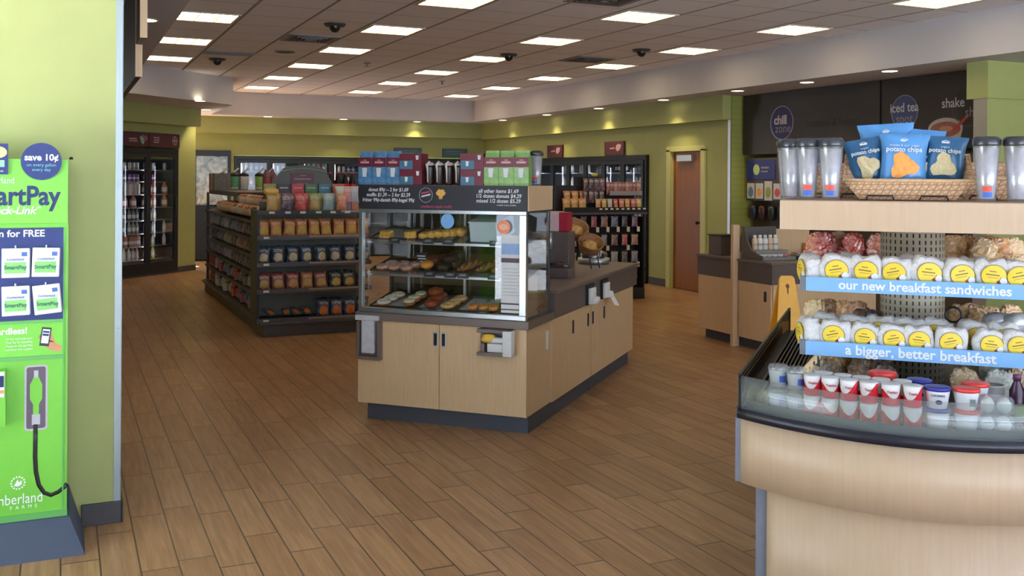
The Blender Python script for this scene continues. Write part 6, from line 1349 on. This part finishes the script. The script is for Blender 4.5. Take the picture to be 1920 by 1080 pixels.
for r_, z in enumerate((1.02, .76, .52, .28)):
    for i in range(7):
        x = 6.42 + i * .165; q = (i * 2 + r_ * 3) % 9
        t = thing('hanging_pack', '%s pack hanging %s from the left, %s peg row' % (hname[q], NTH[i], NTH[r_]), 'hanging pack', (x, RY + .12, z), 'A', 'packs on the peg rows')
        child(t, pk[0], 'pack', (0, 0, 0), (0, 0, rng.uniform(-.3, .3)), hc[q])
        part(t, 'peg', MB().tube([(x, RY + .299, z + .165), (x, RY + .10, z + .160), (x, RY + .085, z + .168)], .003, 6), STEEL, True)
        if (i + r_) % 2 == 0 or r_ == 0: part(t, 'price_tag', MB().box(x + .012, x + .058, RY + .078, RY + .081, z - .07 + .0, z - .0 + .0), CREAM, label='white price tag')
put(PB['orange'][0], 'snack_bag', 'orange snack bag on the low side rack of the end unit', 'snack bag', (7.60, RY + .30, .62), 'A', (0, 0, PI / 2), 'low side rack bags', (206, 96, 40))
put(PB['gold'][1], 'snack_bag', 'golden snack bag below the orange one on the side rack', 'snack bag', (7.60, RY + .30, .42), 'A', (0, 0, PI / 2), 'low side rack bags', (206, 140, 60))
t = thing('side_rack', 'small dark side rack on the end unit by the oak door', 'rack', (7.59, RY + .3, .151))
part(t, 'rack', MB().box(7.542, 7.66, RY + .2, RY + .42, .405, .4195).box(7.542, 7.66, RY + .2, RY + .42, .605, .6195).box(7.542, 7.66, RY + .2, RY + .42, .385, .3999), BLACKM)
# ------------------------------------------------------------------ coolers
cart = MB().box(-.045, .045, -.045, .045, 0, .17).prism([(-.045, .171), (.045, .171), (0, .21)], -.045, .045, 0, 'x').mesh('carton', tint('milk_carton', .45, mottle=.15, band=(.25, .5, (214, 210, 206))))
jug = MB().lathe([(.05, 0), (.055, .01), (.055, .13), (.025, .18), (.02, .20), (.02, .215)], 12).mesh('jug', tint('jug_film', .35, mottle=.2, band=(.2, .55, (236, 232, 224))), True)
can = MB().lathe([(.028, 0), (.033, .008), (.033, .115), (.027, .123)], 12).mesh('can', tint('can_print', .25, .2, mottle=.2, band=(.35, .6, (222, 220, 222))), True)
btl = MB().lathe([(.030, 0), (.033, .006), (.033, .13), (.014, .185), (.014, .205)], 12).mesh('bottle', tint('bottle_film', .2, mottle=.15, band=(.22, .52, (226, 222, 216))), True)
KM = {'carton': cart, 'jug': jug, 'can': can, 'bottle': btl}
def cooler(name, lab, frame, org, x0, x1, nd, z0, z1, yf, depth, shelves, axis):
    """axis 'x': front faces -y of the frame; axis 'y': front faces -x (right wall), x0..x1 are then y values"""
    P = (lambda a, b, c, d, e, f: MB().box(a, b, c, d, e, f)) if axis == 'x' else (lambda a, b, c, d, e, f: MB().box(c, d, a, b, e, f))
    t = thing(name, lab, 'cooler', org, frame)
    part(t, 'liner', _merge([P(x0, x1, yf + depth - .02, yf + depth, z0, z1), P(x0, x1, yf + .06, yf + depth - .02, z0, z0 + .02), P(x0, x1, yf + .06, yf + depth - .02, z1 - .02, z1), P(x0, x0 + .02, yf + .06, yf + depth - .02, z0 + .02, z1 - .02), P(x1 - .02, x1, yf + .06, yf + depth - .02, z0 + .02, z1 - .02)]), plain('cooler_interior', (74, 76, 80), .5))
    part(t, 'frame', _merge([P(x0, x1, yf, yf + .06, z0, z0 + .13), P(x0, x1, yf, yf + .06, z1 - .075, z1), P(x0, x0 + .06, yf, yf + .06, z0 + .13, z1 - .075), P(x1 - .06, x1, yf, yf + .06, z0 + .13, z1 - .075)]), BLACK)
    dw = (x1 - x0 - .12) / nd
    for i in range(nd):
        a, b = x0 + .06 + i * dw, x0 + .06 + (i + 1) * dw
        d = part(t, 'door', _merge([P(a + .002, a + .062, yf - .02, yf + .02, z0 + .13, z1 - .08), P(b - .062, b - .002, yf - .02, yf + .02, z0 + .13, z1 - .08), P(a + .062, b - .062, yf - .02, yf + .02, z0 + .13, z0 + .20), P(a + .062, b - .062, yf - .02, yf + .02, z1 - .145, z1 - .08)]), BLACK)
        part(d, 'pane', P(a + .062, b - .062, yf - .004, yf + .004, z0 + .20, z1 - .145), PANEC)
        part(d, 'handle', P(b - .05, b - .03, yf - .05, yf - .0205, 1.0, 1.35), DARKGREY, bev=.004)
        part(t, 'led_strip', P(a + .068, a + .082, yf + .045, yf + .058, z0 + .22, z1 - .16), LEDM, label='bright vertical light strip')
    for z in shelves: part(t, 'shelf', P(x0 + .03, x1 - .03, yf + .10, yf + depth - .05, z - .012, z), STEEL)
    return dw
def _merge(bs):
    m = MB()
    for b in bs: m.add(b.v, b.f)
    return m
def stock(cx, frame, P, x, yf, z, kind, col, lab, grp, rz):
    put(KM[kind], 'chilled_' + kind, lab, kind, P(x, yf, z), frame, (0, 0, rz), grp, col)
# corner cooler (frame C)
CS = (.28, .50, .72, .94, 1.16, 1.38, 1.60, 1.80)
cooler('corner_cooler', 'two door black glass cooler in the angled corner wall', 'C', (0, .35, 0), -.78, .78, 2, .03, 2.16, -.015, .70, CS, 'x')
hdp = thing('cooler_header', 'plum header sign above the corner cooler doors', 'sign', (0, 0, 2.3), 'C')
part(hdp, 'panel', MB().box(-.78, .015, -.03, -.008, 2.185, 2.425), plain('header_maroon', (80, 28, 42), .5), bev=.002, label='left plum sign panel'); part(hdp, 'panel', MB().box(.025, .79, -.03, -.008, 2.185, 2.425), MATS['header_maroon'], bev=.002, label='right plum sign panel')
part(hdp, 'strokes', MB().quad(-.46, -.28, 2.30, 2.325, -.031).quad(-.46, -.26, 2.265, 2.285, -.031), plain('pale_rose_print', (180, 150, 156), .5))
part(hdp, 'strokes', MB().quad(.12, .27, 2.34, 2.36, -.031).quad(.14, .27, 2.30, 2.32, -.031).quad(.12, .26, 2.26, 2.28, -.031), MATS['pale_rose_print'])
part(hdp, 'drop_picture', MB().disc((-.14, -.0315, 2.31), .07, .07, 0, 16).disc((-.07, -.0318, 2.33), .05, .04, 1, 16).add([(x, -.032, z) for x, z in ((-.22, 2.36), (-.12, 2.33), (-.11, 2.24), (-.15, 2.22), (-.17, 2.30))], [(0, 1, 2, 3, 4)], 2), [plain('pic_teal', (96, 130, 124), .5, var=.3), plain('pic_rose', (150, 90, 100), .5), plain('pic_mint', (150, 180, 170), .5)])
part(hdp, 'round_emblem', MB().tube([(.66 + .06 * math.cos(i * PI / 10), -.032, 2.31 + .075 * math.sin(i * PI / 10)) for i in range(20)], .006, 6, closed=True).quad(.59, .73, 2.30, 2.32, -.0325).quad(.65, .67, 2.25, 2.37, -.0325), MATS['pale_rose_print'], True)
ckind = {0: ('bottle', (214, 200, 190), 'white'), 1: ('carton', (170, 110, 60), 'tan'), 2: ('bottle', (150, 150, 140), 'grey'), 3: ('bottle', (120, 124, 120), 'grey green'), 4: ('jug', (186, 84, 70), 'red'), 5: ('carton', (214, 206, 190), 'cream'), 6: ('can', (150, 90, 150), 'violet'), 7: ('can', (214, 210, 206), 'white')}
ck2 = {0: ('bottle', (196, 200, 96), 'lime'), 1: ('bottle', (206, 192, 178), 'cream'), 2: ('bottle', (200, 196, 190), 'white'), 3: ('jug', (206, 200, 180), 'cream'), 4: ('jug', (220, 120, 60), 'orange'), 5: ('jug', (214, 110, 64), 'orange'), 6: ('can', (170, 60, 120), 'pink'), 7: ('can', (206, 206, 216), 'white')}
for si, z in enumerate(CS):
    for dn, ck, xs in (('left', ckind, (-.62, -.50, -.38, -.26, -.17, -.08)), ('right', ck2, (.12, .22, .32, .60))):
        kd, c, cn = ck[si]
        for i, x in enumerate(xs):
            if kd == 'jug' and i % 2 and dn == 'left': continue
            if dn == 'right' and i == 3 and si % 3 == 0: continue
            for k in range(2 if i < 5 else 1):
                cc_ = tuple(max(0, min(255, v + rng.randint(-14, 14))) for v in c)
                if k == 0: put(KM[kd], 'chilled_' + kd, '%s %s, on the %s shelf from the bottom behind the %s corner cooler door' % (cn, kd, NTH[si], dn), kd, (x, .14, z + .0005), 'C', (0, 0, rng.uniform(-.5, .5)), 'corner cooler, %s door, %s shelf' % (dn, NTH[si]), cc_)
# back wall cooler
BS = (.30, .70, 1.10, 1.50, 1.80)
cooler('back_cooler', 'long black glass door cooler along the back wall', 'A', (5.8, 20.9, 0), 3.17, 8.45, 8, .03, 2.12, 20.62, .62, BS, 'x')
bc2 = [(226, 224, 220), (196, 200, 190), (150, 190, 160), (206, 120, 110), (214, 206, 180), (120, 150, 190)]; bn2 = ['white', 'grey', 'green', 'red', 'cream', 'blue']
for si, z in ((3, 1.50), (4, 1.80)):
    for dno in range(5):
        for i in range(5):
            x = 3.33 + dno * .645 + i * .10; q = (dno * 2 + si + (i > 2)) % 6
            kd = ('bottle', 'jug', 'carton')[(dno + si) % 3] if si == 3 else ('bottle', 'can')[dno % 2]
            put(KM[kd], 'chilled_' + kd, '%s %s on the %s shelf behind the %s back cooler door' % (bn2[q], kd, ('second highest', 'highest')[si - 3], NTH[dno]), kd, (x, 20.79, z + .0005), 'A', (0, 0, rng.uniform(-.4, .4)), 'back cooler, %s door, %s shelf, %s' % (NTH[dno], ('second', 'top')[si - 3], bn2[q]), bc2[q])
wn = thing('ice_cooler', 'single wide reflective glass door cooler beside the corner wall', 'cooler', (2.73, 20.9, 0))
part(wn, 'box', MB().box(2.37, 3.09, 20.70, 21.2, .02, 2.20), BLACKM)
part(wn, 'frame', _merge([MB().box(2.365, 3.095, 20.62, 20.69, 2.10, 2.215), MB().box(2.365, 3.095, 20.62, 20.69, .02, 1.12), MB().box(3.03, 3.095, 20.62, 20.69, 1.12, 2.10), MB().box(2.365, 2.42, 20.62, 20.69, 1.12, 2.10)]), BLACK)
part(wn, 'pane', MB().box(2.42, 3.03, 20.63, 20.636, 1.12, 2.10), PAINTED_REFL)
# right wall cooler (front faces -x)
RS = (.30, .62, .94, 1.24, 1.52, 1.80)
cooler('wall_cooler', 'long black glass door cooler along the right wall', 'A', (8.9, 17.1, 0), 13.73, 20.45, 10, .02, 2.085, 8.60, .70, RS, 'y')
rc2 = [(220, 220, 226), (70, 70, 120), (206, 206, 206), (226, 224, 214), (196, 196, 204)]; rn2 = ['white', 'navy', 'silver', 'cream', 'grey']
for si in range(6):
    for dno in range(5):
        for i in range(4):
            y = 13.93 + dno * .66 + i * .11 + .04; q = (dno + si * 2) % 5; kd = ('bottle', 'can', 'bottle', 'jug', 'bottle', 'can')[(si + dno) % 6]
            if si < 3 and dno > 0: continue
            put(KM[kd], 'chilled_' + kd, '%s %s on the %s shelf from the bottom, %s right wall cooler door' % (rn2[q], kd, NTH[si], ('nearest', 'second', 'third', 'fourth', 'fifth')[dno]), kd, (8.78, y, RS[si] + .0005), 'A', (0, 0, 0), 'right wall cooler, door %s, shelf %s' % (NTH[dno], NTH[si]), rc2[q])
for i, (y0, y1) in enumerate(((14.46, 15.11), (16.72, 17.36))):
    t = thing('wall_sign', ('plum wall sign above the nearer right wall cooler doors', 'plum wall sign above the farther right wall cooler doors')[i], 'sign', (8.63, (y0 + y1) / 2, 2.1), 'A', 'plum signs over the right wall cooler')
    part(t, 'panel', MB().box(8.61, 8.645, y0, y1, 2.10, 2.335), MATS['header_maroon'], bev=.002)
    part(t, 'emblem', MB().add([(8.6085, y0 + a, b) for a, b in ((.12, 2.19), (.07, 2.27), (.15, 2.29), (.24, 2.27), (.26, 2.20), (.2, 2.16))], [(0, 1, 2, 3, 4, 5)]).add([(8.6085, y0 + a, b) for a, b in ((.3, 2.21), (.3, 2.235), (.46, 2.225), (.46, 2.205))], [(0, 1, 2, 3)]), MATS['pale_rose_print'])
for i, (x0, x1) in enumerate(((6.53, 7.16), (7.65, 8.24))):
    t = thing('wall_sign', ('teal wall sign above the back cooler, left one', 'teal wall sign above the back cooler, right one')[i], 'sign', ((x0 + x1) / 2, 20.64, 2.2), 'A', 'teal signs over the back cooler')
    part(t, 'panel', MB().box(x0, x1, 20.61, 20.645, 2.15, 2.34), plain('sign_teal', (66, 96, 104), .5), bev=.002); part(t, 'strokes', MB().quad(x0 + .1, x1 - .1, 2.27, 2.285, 20.6085).quad(x0 + .16, x1 - .16, 2.22, 2.232, 20.6085), plain('sign_teal_stroke', (104, 130, 136), .5))
